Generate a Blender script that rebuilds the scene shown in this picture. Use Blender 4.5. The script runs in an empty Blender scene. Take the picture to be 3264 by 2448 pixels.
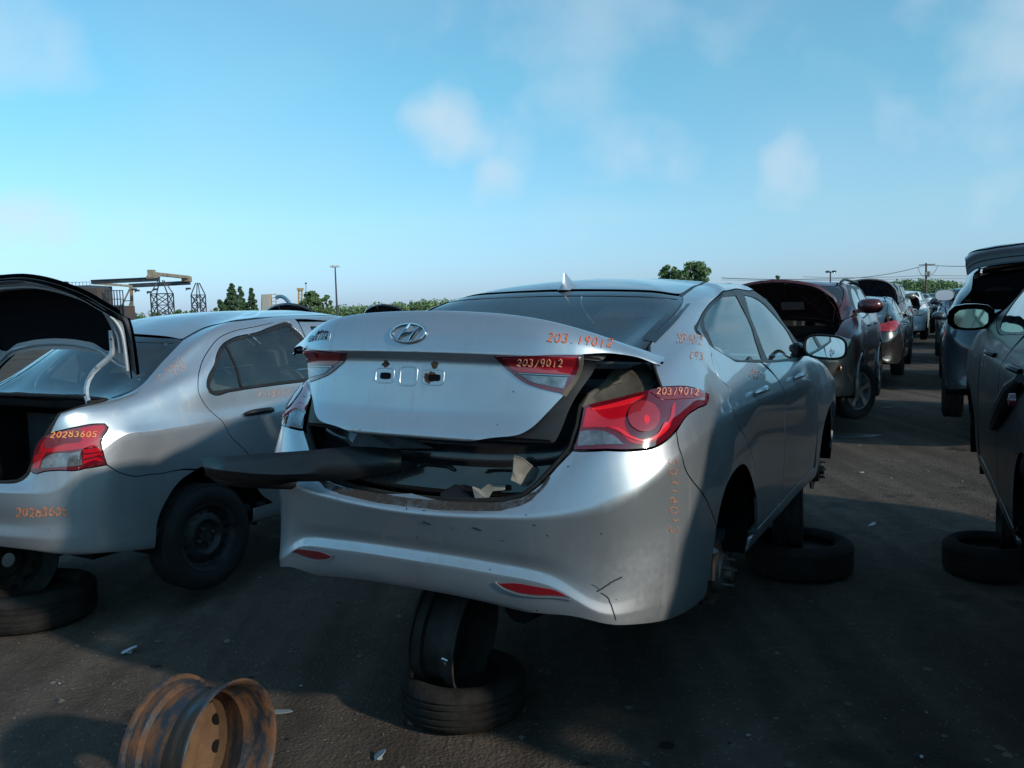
import bpy, bmesh, math, random, time
import numpy as np
from mathutils import Vector, Matrix, noise
from mathutils.bvhtree import BVHTree
from mathutils.geometry import delaunay_2d_cdt
scene = bpy.context.scene
R = math.radians
# ------------------------------------------------------------------ camera
CAM = Vector((0, 0, 1.6)); FP = 2700.0; PW, PH = 3264, 2448
RGT = Vector((0.99961012, -0.00246196, -0.02781289)); UP = Vector((0.02792164, 0.08813937, 0.99571674))
FWD = UP.cross(RGT); FWD.normalize()
cam = bpy.data.cameras.new('camera'); camo = bpy.data.objects.new('camera', cam)
scene.collection.objects.link(camo); scene.camera = camo
cam.sensor_width = 36; cam.lens = 36 * FP / PW; cam.clip_end = 6000; cam.clip_start = 0.05
camo.matrix_world = Matrix(((RGT.x, UP.x, -FWD.x, CAM.x), (RGT.y, UP.y, -FWD.y, CAM.y), (RGT.z, UP.z, -FWD.z, CAM.z), (0, 0, 0, 1)))
def ray(px, py):                    # direction in which the camera sees a point of the photograph
    return (FWD + RGT * ((px - PW / 2) / FP) - UP * ((py - PH / 2) / FP))
def at(px, py, dist):               # a place in the world, 'dist' metres away along the ground (y)
    d = ray(px, py); return CAM + d * (dist / d.y)
def ground_at(px, py, z=0.0):
    d = ray(px, py); return CAM + d * ((z - CAM.z) / d.z)
# ------------------------------------------------------------------ light
SUN_AZ, SUN_EL = R(54), R(22)       # azimuth to the right of straight behind the viewer
SDIR = Vector((math.sin(SUN_AZ) * math.cos(SUN_EL), -math.cos(SUN_AZ) * math.cos(SUN_EL), math.sin(SUN_EL)))
sl = bpy.data.lights.new('sun', 'SUN'); sl.energy = 3.3; sl.angle = R(2.0); sl.color = (1, .91, .78)
so = bpy.data.objects.new('sun', sl); scene.collection.objects.link(so)
so.rotation_euler = SDIR.to_track_quat('Z', 'Y').to_euler(); so.location = SDIR * 60
world = bpy.data.worlds.new('World'); scene.world = world; world.use_nodes = True
def build_world():
    nt = world.node_tree; N = nt.nodes; L = nt.links; N.clear()
    out = N.new('ShaderNodeOutputWorld'); bg = N.new('ShaderNodeBackground'); bg.inputs[1].default_value = 0.15
    sky = N.new('ShaderNodeTexSky'); sky.sky_type = 'NISHITA'; sky.sun_disc = False
    sky.sun_elevation = SUN_EL; sky.sun_rotation = math.atan2(SDIR.x, SDIR.y); sky.altitude = 50
    sky.air_density = 1.0; sky.dust_density = 0.6; sky.ozone_density = 1.6
    tc = N.new('ShaderNodeTexCoord')
    # cloud layer: project the view direction on a flat layer overhead
    sep = N.new('ShaderNodeSeparateXYZ'); L.new(tc.outputs['Generated'], sep.inputs[0])
    mp = N.new('ShaderNodeMapping'); mp.inputs['Scale'].default_value = (1, 1, 1.7); L.new(tc.outputs['Generated'], mp.inputs[0])
    n1 = N.new('ShaderNodeTexNoise'); n1.inputs['Scale'].default_value = 2.3; n1.inputs['Detail'].default_value = 3; n1.inputs['Roughness'].default_value = .4
    L.new(mp.outputs[0], n1.inputs['Vector'])
    cr = N.new('ShaderNodeValToRGB'); cr.color_ramp.elements[0].position = .44; cr.color_ramp.elements[1].position = .74
    cr.color_ramp.elements[0].color = (0, 0, 0, 1); cr.color_ramp.elements[1].color = (1, 1, 1, 1); cr.color_ramp.interpolation = 'EASE'
    L.new(n1.outputs[0], cr.inputs[0])
    fac = cr.outputs[0]
    # a few placed puffs, each a soft spot in one direction of the sky
    def puff(px, py, size, amt, fac, stretch=1.0):
        d = ray(px, py).normalized()
        sub = N.new('ShaderNodeVectorMath'); sub.operation = 'SUBTRACT'; L.new(tc.outputs['Generated'], sub.inputs[0]); sub.inputs[1].default_value = d
        nn = N.new('ShaderNodeTexNoise'); nn.inputs['Scale'].default_value = 11; nn.inputs['Detail'].default_value = 4; nn.inputs['Roughness'].default_value = .45
        L.new(tc.outputs['Generated'], nn.inputs['Vector'])
        dv = N.new('ShaderNodeVectorMath'); dv.operation = 'MULTIPLY'; L.new(sub.outputs[0], dv.inputs[0]); dv.inputs[1].default_value = (1 / stretch, 1, 1)
        ln = N.new('ShaderNodeVectorMath'); ln.operation = 'LENGTH'; L.new(dv.outputs[0], ln.inputs[0])
        a = N.new('ShaderNodeMath'); a.operation = 'MULTIPLY_ADD'; L.new(nn.outputs[0], a.inputs[0]); a.inputs[1].default_value = size * 2.6; a.inputs[2].default_value = -size * 1.3
        b = N.new('ShaderNodeMath'); b.operation = 'ADD'; L.new(ln.outputs['Value'], b.inputs[0]); L.new(a.outputs[0], b.inputs[1])
        m = N.new('ShaderNodeMapRange'); m.interpolation_type = 'SMOOTHSTEP'; L.new(b.outputs[0], m.inputs[0])
        m.inputs[1].default_value = size * 1.25; m.inputs[2].default_value = -size * .35; m.inputs[3].default_value = 0; m.inputs[4].default_value = amt
        mx = N.new('ShaderNodeMath'); mx.operation = 'MAXIMUM'; L.new(fac, mx.inputs[0]); L.new(m.outputs[0], mx.inputs[1])
        return mx.outputs[0]
    sc_ = N.new('ShaderNodeMath'); sc_.operation = 'MULTIPLY'; L.new(fac, sc_.inputs[0]); sc_.inputs[1].default_value = .13; ad_ = N.new('ShaderNodeMath'); ad_.operation = 'ADD'; L.new(sc_.outputs[0], ad_.inputs[0]); ad_.inputs[1].default_value = .11; fac = ad_.outputs[0]
    for p in ((1400, 380, .05, .7), (1470, 440, .065, .85), (1555, 545, .045, .6), (1620, 470, .05, .35), (2500, 490, .055, .72), (2560, 530, .04, .5), (2050, 490, .07, .5, 1.6), (2150, 520, .05, .45), (60, 700, .045, .85, 1.5), (110, 740, .03, .6), (430, 730, .04, .3, 2),
              (1900, 60, .16, .40, 1.9), (20, 120, .12, .45), (3350, 60, .2, .6), (2800, 240, .1, .22, 1.5), (800, 480, .06, .16, 2), (1950, 690, .07, .25, 2)):
        fac = puff(p[0], p[1], p[2], p[3], fac, p[4] if len(p) > 4 else 1.0)
    # colour grade: photograph's sky is a clear cyan
    gr = N.new('ShaderNodeMix'); gr.data_type = 'RGBA'; gr.blend_type = 'MULTIPLY'; gr.inputs[0].default_value = 1
    L.new(sky.outputs[0], gr.inputs[6]); el = N.new('ShaderNodeValToRGB'); L.new(sep.outputs[2], el.inputs[0]); e = el.color_ramp.elements
    e[0].position = 0; e[0].color = (.46, .68, 1.35, 1); e[1].position = .6; e[1].color = (.50, 1.22, 1.28, 1)
    for p_, c_ in ((.105, (.62, .96, 1.16, 1)), (.25, (.48, 1.13, 1.18, 1))): q = e.new(p_); q.color = c_
    L.new(el.outputs[0], gr.inputs[7])
    mix = N.new('ShaderNodeMix'); mix.data_type = 'RGBA'; L.new(fac, mix.inputs[0]); L.new(gr.outputs[2], mix.inputs[6]); mix.inputs[7].default_value = CLOUD
    L.new(mix.outputs[2], bg.inputs[0]); L.new(bg.outputs[0], out.inputs[0])
CLOUD = (4.5, 5.3, 5.9, 1)
build_world()
scene.view_settings.view_transform = 'Standard'; scene.view_settings.look = 'None'; scene.view_settings.exposure = 0; scene.view_settings.gamma = 1
scene.render.engine = 'CYCLES'; scene.cycles.max_bounces = 8; scene.cycles.use_denoising = True
scene.cycles.caustics_reflective = False; scene.cycles.caustics_refractive = False

# ------------------------------------------------------------------ materials
MATS = {}
def nodes(name):
    m = bpy.data.materials.new(name); m.use_nodes = True; MATS[name] = m
    nt = m.node_tree; return m, nt.nodes, nt.links, nt.nodes['Principled BSDF']
def mat(name, col, rough=.5, metal=0, spec=.5, coat=0, noise_amt=0, nscale=6, bump=0, bscale=60, trans=0, ior=1.45, alpha=1, dirt=None):
    if name in MATS: return MATS[name]
    m, N, L, b = nodes(name)
    b.inputs['Base Color'].default_value = (*col, 1); b.inputs['Roughness'].default_value = rough; b.inputs['Metallic'].default_value = metal
    b.inputs['Specular IOR Level'].default_value = spec; b.inputs['Coat Weight'].default_value = coat; b.inputs['Coat Roughness'].default_value = .04
    b.inputs['Transmission Weight'].default_value = trans; b.inputs['IOR'].default_value = ior; b.inputs['Alpha'].default_value = alpha
    if noise_amt or bump:
        tc = N.new('ShaderNodeTexCoord')
    if noise_amt:
        n = N.new('ShaderNodeTexNoise'); n.inputs['Scale'].default_value = nscale; n.inputs['Detail'].default_value = 6; n.inputs['Roughness'].default_value = .65
        L.new(tc.outputs['Object'], n.inputs['Vector'])
        r = N.new('ShaderNodeValToRGB'); r.color_ramp.elements[0].position = .35; r.color_ramp.elements[1].position = .68
        c2 = dirt if dirt else tuple(min(1, c * (1 + noise_amt)) for c in col)
        c1 = col if dirt else tuple(c * (1 - noise_amt) for c in col)
        r.color_ramp.elements[0].color = (*c1, 1); r.color_ramp.elements[1].color = (*c2, 1)
        L.new(n.outputs[0], r.inputs[0]); L.new(r.outputs[0], b.inputs['Base Color'])
        mr = N.new('ShaderNodeMapRange'); L.new(n.outputs[0], mr.inputs[0]); mr.inputs[1].default_value = .3; mr.inputs[2].default_value = .7
        mr.inputs[3].default_value = max(0, rough - .08); mr.inputs[4].default_value = min(1, rough + .12); L.new(mr.outputs[0], b.inputs['Roughness'])
    if bump:
        n2 = N.new('ShaderNodeTexNoise'); n2.inputs['Scale'].default_value = bscale; n2.inputs['Detail'].default_value = 4
        L.new(tc.outputs['Object'], n2.inputs['Vector'])
        bp = N.new('ShaderNodeBump'); bp.inputs['Strength'].default_value = bump; bp.inputs['Distance'].default_value = .01
        L.new(n2.outputs[0], bp.inputs['Height']); L.new(bp.outputs[0], b.inputs['Normal'])
    return m
def paint(name, col, metal=.55, rough=.32, dust=.25, dustcol=(.20, .18, .16), coat=.9, lowd=.45):
    """Car paint: flake base under clear coat, with a film of dust that breaks up the gloss and gathers low on the body."""
    m, N, L, b = nodes(name)
    tc = N.new('ShaderNodeTexCoord')
    b.inputs['Metallic'].default_value = metal; b.inputs['Coat Weight'].default_value = coat; b.inputs['Coat Roughness'].default_value = .03
    n = N.new('ShaderNodeTexNoise'); n.inputs['Scale'].default_value = 3.1; n.inputs['Detail'].default_value = 9; n.inputs['Roughness'].default_value = .68
    L.new(tc.outputs['Object'], n.inputs['Vector'])
    n2 = N.new('ShaderNodeTexNoise'); n2.inputs['Scale'].default_value = 55; n2.inputs['Detail'].default_value = 3; L.new(tc.outputs['Object'], n2.inputs['Vector'])
    sep = N.new('ShaderNodeSeparateXYZ'); L.new(tc.outputs['Object'], sep.inputs[0])
    low = N.new('ShaderNodeMapRange'); L.new(sep.outputs[2], low.inputs[0]); low.inputs[1].default_value = .75; low.inputs[2].default_value = .2; low.inputs[3].default_value = 0; low.inputs[4].default_value = lowd
    r = N.new('ShaderNodeMapRange'); L.new(n.outputs[0], r.inputs[0]); r.inputs[1].default_value = .42; r.inputs[2].default_value = .75; r.inputs[3].default_value = 0; r.inputs[4].default_value = dust
    mp = N.new('ShaderNodeMapping'); mp.inputs['Scale'].default_value = (26, 26, 1.6); L.new(tc.outputs['Object'], mp.inputs[0])
    n3 = N.new('ShaderNodeTexNoise'); n3.inputs['Scale'].default_value = 1; n3.inputs['Detail'].default_value = 4; L.new(mp.outputs[0], n3.inputs['Vector'])
    st = N.new('ShaderNodeMapRange'); L.new(n3.outputs[0], st.inputs[0]); st.inputs[1].default_value = .56; st.inputs[2].default_value = .76; st.inputs[3].default_value = 0; st.inputs[4].default_value = dust * .9
    rs = N.new('ShaderNodeMath'); rs.operation = 'ADD'; L.new(r.outputs[0], rs.inputs[0]); L.new(st.outputs[0], rs.inputs[1])
    a = N.new('ShaderNodeMath'); a.operation = 'ADD'; a.use_clamp = True; L.new(rs.outputs[0], a.inputs[0])
    lw = N.new('ShaderNodeMath'); lw.operation = 'MULTIPLY'; L.new(low.outputs[0], lw.inputs[0]); L.new(n2.outputs[0], lw.inputs[1]); L.new(lw.outputs[0], a.inputs[1])
    mx = N.new('ShaderNodeMix'); mx.data_type = 'RGBA'; L.new(a.outputs[0], mx.inputs[0]); mx.inputs[6].default_value = (*col, 1); mx.inputs[7].default_value = (*dustcol, 1)
    # chips and specks in the lacquer
    vo = N.new('ShaderNodeTexVoronoi'); vo.inputs['Scale'].default_value = 26; L.new(tc.outputs['Object'], vo.inputs['Vector']); vs = N.new('ShaderNodeSeparateColor'); L.new(vo.outputs['Color'], vs.inputs[0])
    g1 = N.new('ShaderNodeMath'); g1.operation = 'GREATER_THAN'; L.new(vs.outputs[0], g1.inputs[0]); g1.inputs[1].default_value = .93; g2 = N.new('ShaderNodeMath'); g2.operation = 'LESS_THAN'; L.new(vo.outputs['Distance'], g2.inputs[0]); g2.inputs[1].default_value = .075
    g3 = N.new('ShaderNodeMath'); g3.operation = 'MULTIPLY'; L.new(g1.outputs[0], g3.inputs[0]); L.new(g2.outputs[0], g3.inputs[1]); m5 = N.new('ShaderNodeMix'); m5.data_type = 'RGBA'; L.new(g3.outputs[0], m5.inputs[0]); L.new(mx.outputs[2], m5.inputs[6]); m5.inputs[7].default_value = (.05, .045, .04, 1)
    L.new(m5.outputs[2], b.inputs['Base Color'])
    rr = N.new('ShaderNodeMapRange'); L.new(a.outputs[0], rr.inputs[0]); rr.inputs[1].default_value = 0; rr.inputs[2].default_value = .6; rr.inputs[3].default_value = rough; rr.inputs[4].default_value = .7
    L.new(rr.outputs[0], b.inputs['Roughness'])
    cw = N.new('ShaderNodeMapRange'); L.new(a.outputs[0], cw.inputs[0]); cw.inputs[1].default_value = 0; cw.inputs[2].default_value = .5; cw.inputs[3].default_value = coat; cw.inputs[4].default_value = coat * .35
    L.new(cw.outputs[0], b.inputs['Coat Weight'])
    bp = N.new('ShaderNodeBump'); bp.inputs['Strength'].default_value = .04; bp.inputs['Distance'].default_value = .0015
    L.new(n2.outputs[0], bp.inputs['Height']); L.new(bp.outputs[0], b.inputs['Normal'])
    return m

def thin_glass(name, tint, rough=.02, refl=1.0):
    m, N, L, b = nodes(name); N.remove(b); out = N['Material Output']
    tr = N.new('ShaderNodeBsdfTransparent'); tr.inputs[0].default_value = (*tint, 1); gl = N.new('ShaderNodeBsdfGlossy'); gl.inputs['Roughness'].default_value = rough
    fr = N.new('ShaderNodeFresnel'); fr.inputs[0].default_value = 1.55; mul = N.new('ShaderNodeMath'); mul.operation = 'MULTIPLY_ADD'; mul.inputs[1].default_value = 1.7 * refl; mul.inputs[2].default_value = .02; mul.use_clamp = True
    mx = N.new('ShaderNodeMixShader'); L.new(fr.outputs[0], mul.inputs[0]); L.new(mul.outputs[0], mx.inputs[0]); L.new(tr.outputs[0], mx.inputs[1]); L.new(gl.outputs[0], mx.inputs[2])
    # a film of dust on the pane
    df = N.new('ShaderNodeBsdfDiffuse'); df.inputs[0].default_value = (.22, .24, .24, 1); tc = N.new('ShaderNodeTexCoord'); n = N.new('ShaderNodeTexNoise'); n.inputs['Scale'].default_value = 5; n.inputs['Detail'].default_value = 8
    L.new(tc.outputs['Object'], n.inputs['Vector']); mr = N.new('ShaderNodeMapRange'); L.new(n.outputs[0], mr.inputs[0]); mr.inputs[1].default_value = .35; mr.inputs[2].default_value = .8; mr.inputs[3].default_value = .015; mr.inputs[4].default_value = .09
    m2 = N.new('ShaderNodeMixShader'); L.new(mr.outputs[0], m2.inputs[0]); L.new(mx.outputs[0], m2.inputs[1]); L.new(df.outputs[0], m2.inputs[2]); L.new(m2.outputs[0], out.inputs[0])
    return m

# ------------------------------------------------------------------ object helpers
def link(o, parent=None):
    scene.collection.objects.link(o)
    if parent: o.parent = parent
    return o
def tag(o, label=None, cat=None, group=None, kind=None):
    if label: o['label'] = label
    if cat: o['category'] = cat
    if group: o['group'] = group
    if kind: o['kind'] = kind
    return o
def empty(name, mw, label, cat, group=None):
    o = bpy.data.objects.new(name, None); o.empty_display_size = .2; link(o); o.matrix_world = mw
    return tag(o, label, cat, group)
def obj(name, verts, faces, m, parent=None, smooth=True, normals=None, midx=None):
    me = bpy.data.meshes.new(name); me.from_pydata([tuple(v) for v in verts], [], faces)
    for mm in (m if isinstance(m, (list, tuple)) else [m]): me.materials.append(mm)
    if smooth: me.polygons.foreach_set('use_smooth', [True] * len(me.polygons))
    if midx is not None: me.polygons.foreach_set('material_index', midx)
    if normals is not None:
        me.normals_split_custom_set_from_vertices([tuple(n) for n in normals])
    me.update()
    return link(bpy.data.objects.new(name, me), parent)
class MB:
    """Collects boxes, tubes, lathes... into ONE mesh."""
    def __init__(s): s.v = []; s.f = []; s.mi = []; s.m = 0
    def add(s, v, f):
        o = len(s.v); s.v += [Vector(p) for p in v]; s.f += [tuple(i + o for i in q) for q in f]; s.mi += [s.m] * len(f)
    def box(s, c, size, rot=None, bev=0):
        hx, hy, hz = [a / 2 for a in size]
        if bev:
            pts = []; 
            for z in (-hz, -hz + bev, hz - bev, hz):
                ins = bev if abs(z) == hz else 0
                a, b = hx - ins, hy - ins
                q = bev * .6
                pts += [(-a + q, -b, z), (a - q, -b, z), (a, -b + q, z), (a, b - q, z), (a - q, b, z), (-a + q, b, z), (-a, b - q, z), (-a, -b + q, z)]
            f = [tuple(range(7, -1, -1)), tuple(range(24, 32))]
            for k in range(3): f += [(k * 8 + i, k * 8 + (i + 1) % 8, k * 8 + 8 + (i + 1) % 8, k * 8 + 8 + i) for i in range(8)]
        else:
            pts = [(x, y, z) for z in (-hz, hz) for x, y in ((-hx, -hy), (hx, -hy), (hx, hy), (-hx, hy))]
            f = [(3, 2, 1, 0), (4, 5, 6, 7)] + [(i, (i + 1) % 4, 4 + (i + 1) % 4, 4 + i) for i in range(4)]
        M = rot if rot else Matrix.Identity(3)
        s.add([M @ Vector(p) + Vector(c) for p in pts], f)
    def bar(s, a, b, w, h=None, up=(0, 0, 1)):
        a, b = Vector(a), Vector(b); d = (b - a); l = d.length; d.normalize(); u = Vector(up)
        x = d.cross(u)
        if x.length < 1e-4: x = d.cross(Vector((1, 0, 0)))
        x.normalize(); u = x.cross(d)
        M = Matrix((x, d, u)).transposed(); s.box((a + b) / 2, (w, l, h or w), M)
    def tube(s, pts, r, n=8, caps=True, closed=False):
        pts = [Vector(p) for p in pts]; rs = r if isinstance(r, (list, tuple)) else [r] * len(pts)
        V = []; prev = None; m = len(pts)
        for i, p in enumerate(pts):
            if closed: t = pts[(i + 1) % m] - pts[i - 1]
            else: t = pts[min(i + 1, m - 1)] - pts[max(i - 1, 0)]
            if t.length < 1e-9: t = Vector((0, 0, 1))
            t.normalize()
            if prev is None:
                x = t.cross(Vector((0, 0, 1)))
                if x.length < 1e-3: x = t.cross(Vector((1, 0, 0)))
            else: x = prev - t * prev.dot(t)
            x.normalize(); y = t.cross(x); prev = x
            V += [p + (x * math.cos(2 * math.pi * k / n) + y * math.sin(2 * math.pi * k / n)) * rs[i] for k in range(n)]
        F = []
        for i in range(m if closed else m - 1):
            for k in range(n): F.append((i * n + k, i * n + (k + 1) % n, ((i + 1) % m) * n + (k + 1) % n, ((i + 1) % m) * n + k))
        if caps and not closed: F += [tuple(range(n - 1, -1, -1)), tuple((m - 1) * n + k for k in range(n))]
        s.add(V, F)
    def lathe(s, prof, n=48, M=None, a0=0, a1=2 * math.pi, closed_prof=False):
        """prof = [(axial, radius)], axis = local x."""
        V = []; full = abs(a1 - a0 - 2 * math.pi) < 1e-6; kk = n if full else n + 1
        for k in range(kk):
            a = a0 + (a1 - a0) * k / n
            V += [Vector((ax, r * math.cos(a), r * math.sin(a))) for ax, r in prof]
        m = len(prof); F = []
        for k in range(n):
            k2 = (k + 1) % kk
            for i in range(m - 1 + (1 if closed_prof else 0)):
                j = (i + 1) % m; F.append((k * m + i, k2 * m + i, k2 * m + j, k * m + j))
        if M: V = [M @ v for v in V]
        s.add(V, F)
    def prism(s, poly, lift, depth):
        """poly: list of 3-D points (planar-ish) extruded by vector depth."""
        n = len(poly); V = [Vector(p) + Vector(lift) for p in poly] + [Vector(p) + Vector(lift) + Vector(depth) for p in poly]
        F = [tuple(range(n - 1, -1, -1)), tuple(range(n, 2 * n))] + [(i, (i + 1) % n, n + (i + 1) % n, n + i) for i in range(n)]
        s.add(V, F)
    def build(s, name, m, parent=None, smooth=True, ang=35):
        o = obj(name, s.v, s.f, m, parent, False, None, s.mi if isinstance(m, (list, tuple)) else None)
        bm = bmesh.new(); bm.from_mesh(o.data); bmesh.ops.recalc_face_normals(bm, faces=bm.faces); bm.to_mesh(o.data); bm.free()
        if smooth:
            o.data.polygons.foreach_set('use_smooth', [True] * len(o.data.polygons)); o.data.set_sharp_from_angle(angle=R(ang))
        return o

# ------------------------------------------------------------------ body surfaces
def _tan(P, crease, endx):
    n = len(P); d = np.maximum(np.linalg.norm(P[1:] - P[:-1], axis=-1), 1e-4)[..., None]; s = (P[1:] - P[:-1]) / d
    T0 = np.zeros_like(P); T1 = np.zeros_like(P)     # incoming / outgoing tangents (per unit length)
    for i in range(n):
        if i == 0: t = s[0].copy(); a = b = t
        elif i == n - 1: t = s[-1].copy(); a = b = t
        else:
            t = (d[i] * s[i - 1] + d[i - 1] * s[i]) / (d[i] + d[i - 1])
            w = crease.get(i, 0.0); a = t * (1 - w) + s[i - 1] * w; b = t * (1 - w) + s[i] * w
        if i in (0, n - 1) and endx:                 # the surface meets its mirror image squarely
            a = a.copy(); a[..., 1:] = 0; b = a
        T0[i] = a; T1[i] = b
    return T0, T1, d
def herm(P, K, crease={}, endx=False, endmask=None):
    T0, T1, d = _tan(P, crease, False)
    if endx:
        for T in (T0, T1):
            for i in (0, len(P) - 1): T[i][..., 1:] = 0
    if endmask is not None:
        for T in (T0, T1): T[-1][..., 1:] *= (1 - endmask[:, None])
    out = []
    for i in range(len(P) - 1):
        for k in range(K):
            t = k / K; h00 = 2 * t**3 - 3 * t**2 + 1; h10 = t**3 - 2 * t**2 + t; h01 = -2 * t**3 + 3 * t**2; h11 = t**3 - t**2
            out.append(h00 * P[i] + h10 * d[i] * T1[i] + h01 * P[i + 1] + h11 * d[i] * T0[i + 1])
    out.append(P[-1]); return np.array(out)
class Surf:
    """Smooth surface through a net of points (columns x rows); right half of a body, mirrored in x where wanted."""
    def __init__(s, net, K=8, crease={}, mw=Matrix(), ucrease={}, topmask=True):
        s.sym = True; net = np.array(net, float); s.net = net; s.K = K
        nc, nr, _ = net.shape
        A = net.transpose(1, 0, 2)                                   # rows first
        em = None
        if topmask: em = np.clip(net[:, -2, 0] / .12, 0, 1)
        A = herm(A, K, crease, endmask=em)                           # -> fine rows x columns
        B = A.transpose(1, 0, 2)
        s.G = herm(B, K, ucrease, endx=True)                         # fine cols x fine rows
        du = np.gradient(s.G, axis=0); dv = np.gradient(s.G, axis=1)
        N = np.cross(du, dv); L = np.linalg.norm(N, axis=-1, keepdims=True); N = N / np.maximum(L, 1e-9)
        s.N = N; s.nu, s.nv = s.G.shape[:2]; s.mw = mw
        V = s.G.reshape(-1, 3); F = []
        for i in range(s.nu - 1):
            for j in range(s.nv - 1): F.append((i * s.nv + j, (i + 1) * s.nv + j, (i + 1) * s.nv + j + 1, i * s.nv + j + 1))
        s.F = F; s.bvh = BVHTree.FromPolygons([tuple(v) for v in V], F)
        # mean size of a cell, for measuring in the (u, v) plane
        s.su = float(np.median(np.linalg.norm(s.G[1:] - s.G[:-1], axis=-1))); s.sv = float(np.median(np.linalg.norm(s.G[:, 1:] - s.G[:, :-1], axis=-1)))
        im = mw.inverted(); s.camL = im @ CAM; s.im3 = im.to_3x3()
    def uv(s, loc, fi):
        i, j = divmod(fi, s.nv - 1); p = np.array(loc)
        a = s.G[i, j]; b = s.G[i + 1, j]; c = s.G[i, j + 1]; d = s.G[i + 1, j + 1]
        u = v = .5
        for _ in range(6):
            q = a * (1 - u) * (1 - v) + b * u * (1 - v) + c * (1 - u) * v + d * u * v
            Ju = (b - a) * (1 - v) + (d - c) * v; Jv = (c - a) * (1 - u) + (d - b) * u
            M = np.array([[Ju @ Ju, Ju @ Jv], [Ju @ Jv, Jv @ Jv]]); r = np.array([Ju @ (p - q), Jv @ (p - q)])
            try: du, dv = np.linalg.solve(M + np.eye(2) * 1e-12, r)
            except Exception: break
            u = min(1.2, max(-.2, u + du)); v = min(1.2, max(-.2, v + dv))
        return (min(max(i + u, 0), s.nu - 1), min(max(j + v, 0), s.nv - 1))
    def shoot(s, o, d):
        d = Vector(d).normalized(); h = s.bvh.ray_cast(Vector(o), d)
        if h[0] is not None: return s.uv(h[0], h[2])
        best = None                                              # missed: the point of the surface nearest to the ray
        for k in range(1, 120):
            q = Vector(o) + d * (k * .06); n = s.bvh.find_nearest(q)
            if best is None or n[3] < best[0]: best = (n[3], n)
        return s.uv(best[1][0], best[1][2])
    def pt(s, p):
        k = p[0]
        if k == 'p': return s.shoot(s.camL, s.im3 @ ray(p[1], p[2]))
        if k == 's': return s.shoot((3, p[1], p[2]), (-1, 0, 0))
        if k == 'r': return s.shoot((p[1], -3, p[2]), (0, 1, 0))
        if k == 'f': return s.shoot((p[1], 8, p[2]), (0, -1, 0))
        if k == 't': return s.shoot((p[1], p[2], 4), (0, 0, -1))
        if k == 'n':
            n = s.bvh.find_nearest(Vector(p[1:4])); return s.uv(n[0], n[2])
        if k == 'u': return (p[1] * s.K, p[2] * s.K)
    def ev(s, uv, arr=None):
        A = s.G if arr is None else arr
        u = min(max(uv[0], 0), s.nu - 1.0001); v = min(max(uv[1], 0), s.nv - 1.0001); i, j = int(u), int(v); a, b = u - i, v - j
        return A[i, j] * (1 - a) * (1 - b) + A[i + 1, j] * a * (1 - b) + A[i, j + 1] * (1 - a) * b + A[i + 1, j + 1] * a * b
    def nrm(s, uv):
        n = s.ev(uv, s.N); return n / max(1e-9, np.linalg.norm(n))
    def pos(s, uv, off=0): return Vector(s.ev(uv)) + Vector(s.nrm(uv)) * off
    def on(s, p, off=0): return s.pos(s.pt(p), off)
def curve(s, pts, step=.02, closed=True):
    """pts: net of specs; a trailing '*' makes a corner. Returns dense list of uv."""
    P = []; C = []
    for p in pts:
        if p[-1] == '*': P.append(s.pt(p[:-1])); C.append(True)
        else: P.append(s.pt(p)); C.append(False)
    n = len(P); out = []
    P = [np.array(p) for p in P]; X = [s.ev(p) for p in P]
    segs = n if closed else n - 1
    for i in range(segs):
        i0, i1, i2, i3 = (i - 1), i, (i + 1), (i + 2)
        if closed: i0 %= n; i2 %= n; i3 %= n
        else: i0 = max(i0, 0); i3 = min(i3, n - 1)
        d1 = max(1e-4, np.linalg.norm(X[i2] - X[i1])); d0 = max(1e-4, np.linalg.norm(X[i1] - X[i0])); d2 = max(1e-4, np.linalg.norm(X[i3] - X[i2]))
        sl_ = (P[i2] - P[i1]) / d1
        m1 = sl_ if C[i1] or (not closed and i == 0) else (d1 * (P[i1] - P[i0]) / d0 + d0 * sl_) / (d0 + d1)
        m2 = sl_ if C[i2] or (not closed and i == segs - 1) else (d1 * (P[i3] - P[i2]) / d2 + d2 * sl_) / (d2 + d1)
        k = max(1, int(d1 / step))
        for a in range(k):
            t = a / k; h00 = 2 * t**3 - 3 * t**2 + 1; h10 = t**3 - 2 * t**2 + t; h01 = -2 * t**3 + 3 * t**2; h11 = t**3 - t**2
            out.append(h00 * P[i1] + h10 * d1 * m1 + h01 * P[i2] + h11 * d1 * m2)
    if not closed: out.append(P[-1])
    return [(min(max(p[0], 0), s.nu - 1), min(max(p[1], 0), s.nv - 1)) for p in out]
def inside(poly, pts):
    x, y = pts[:, 0], pts[:, 1]; r = np.zeros(len(pts), bool); n = len(poly)
    for i in range(n):
        x1, y1 = poly[i]; x2, y2 = poly[(i + 1) % n]
        if y1 == y2: continue
        c = ((y1 > y) != (y2 > y)) & (x < (x2 - x1) * (y - y1) / (y2 - y1) + x1); r ^= c
    return r
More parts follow.
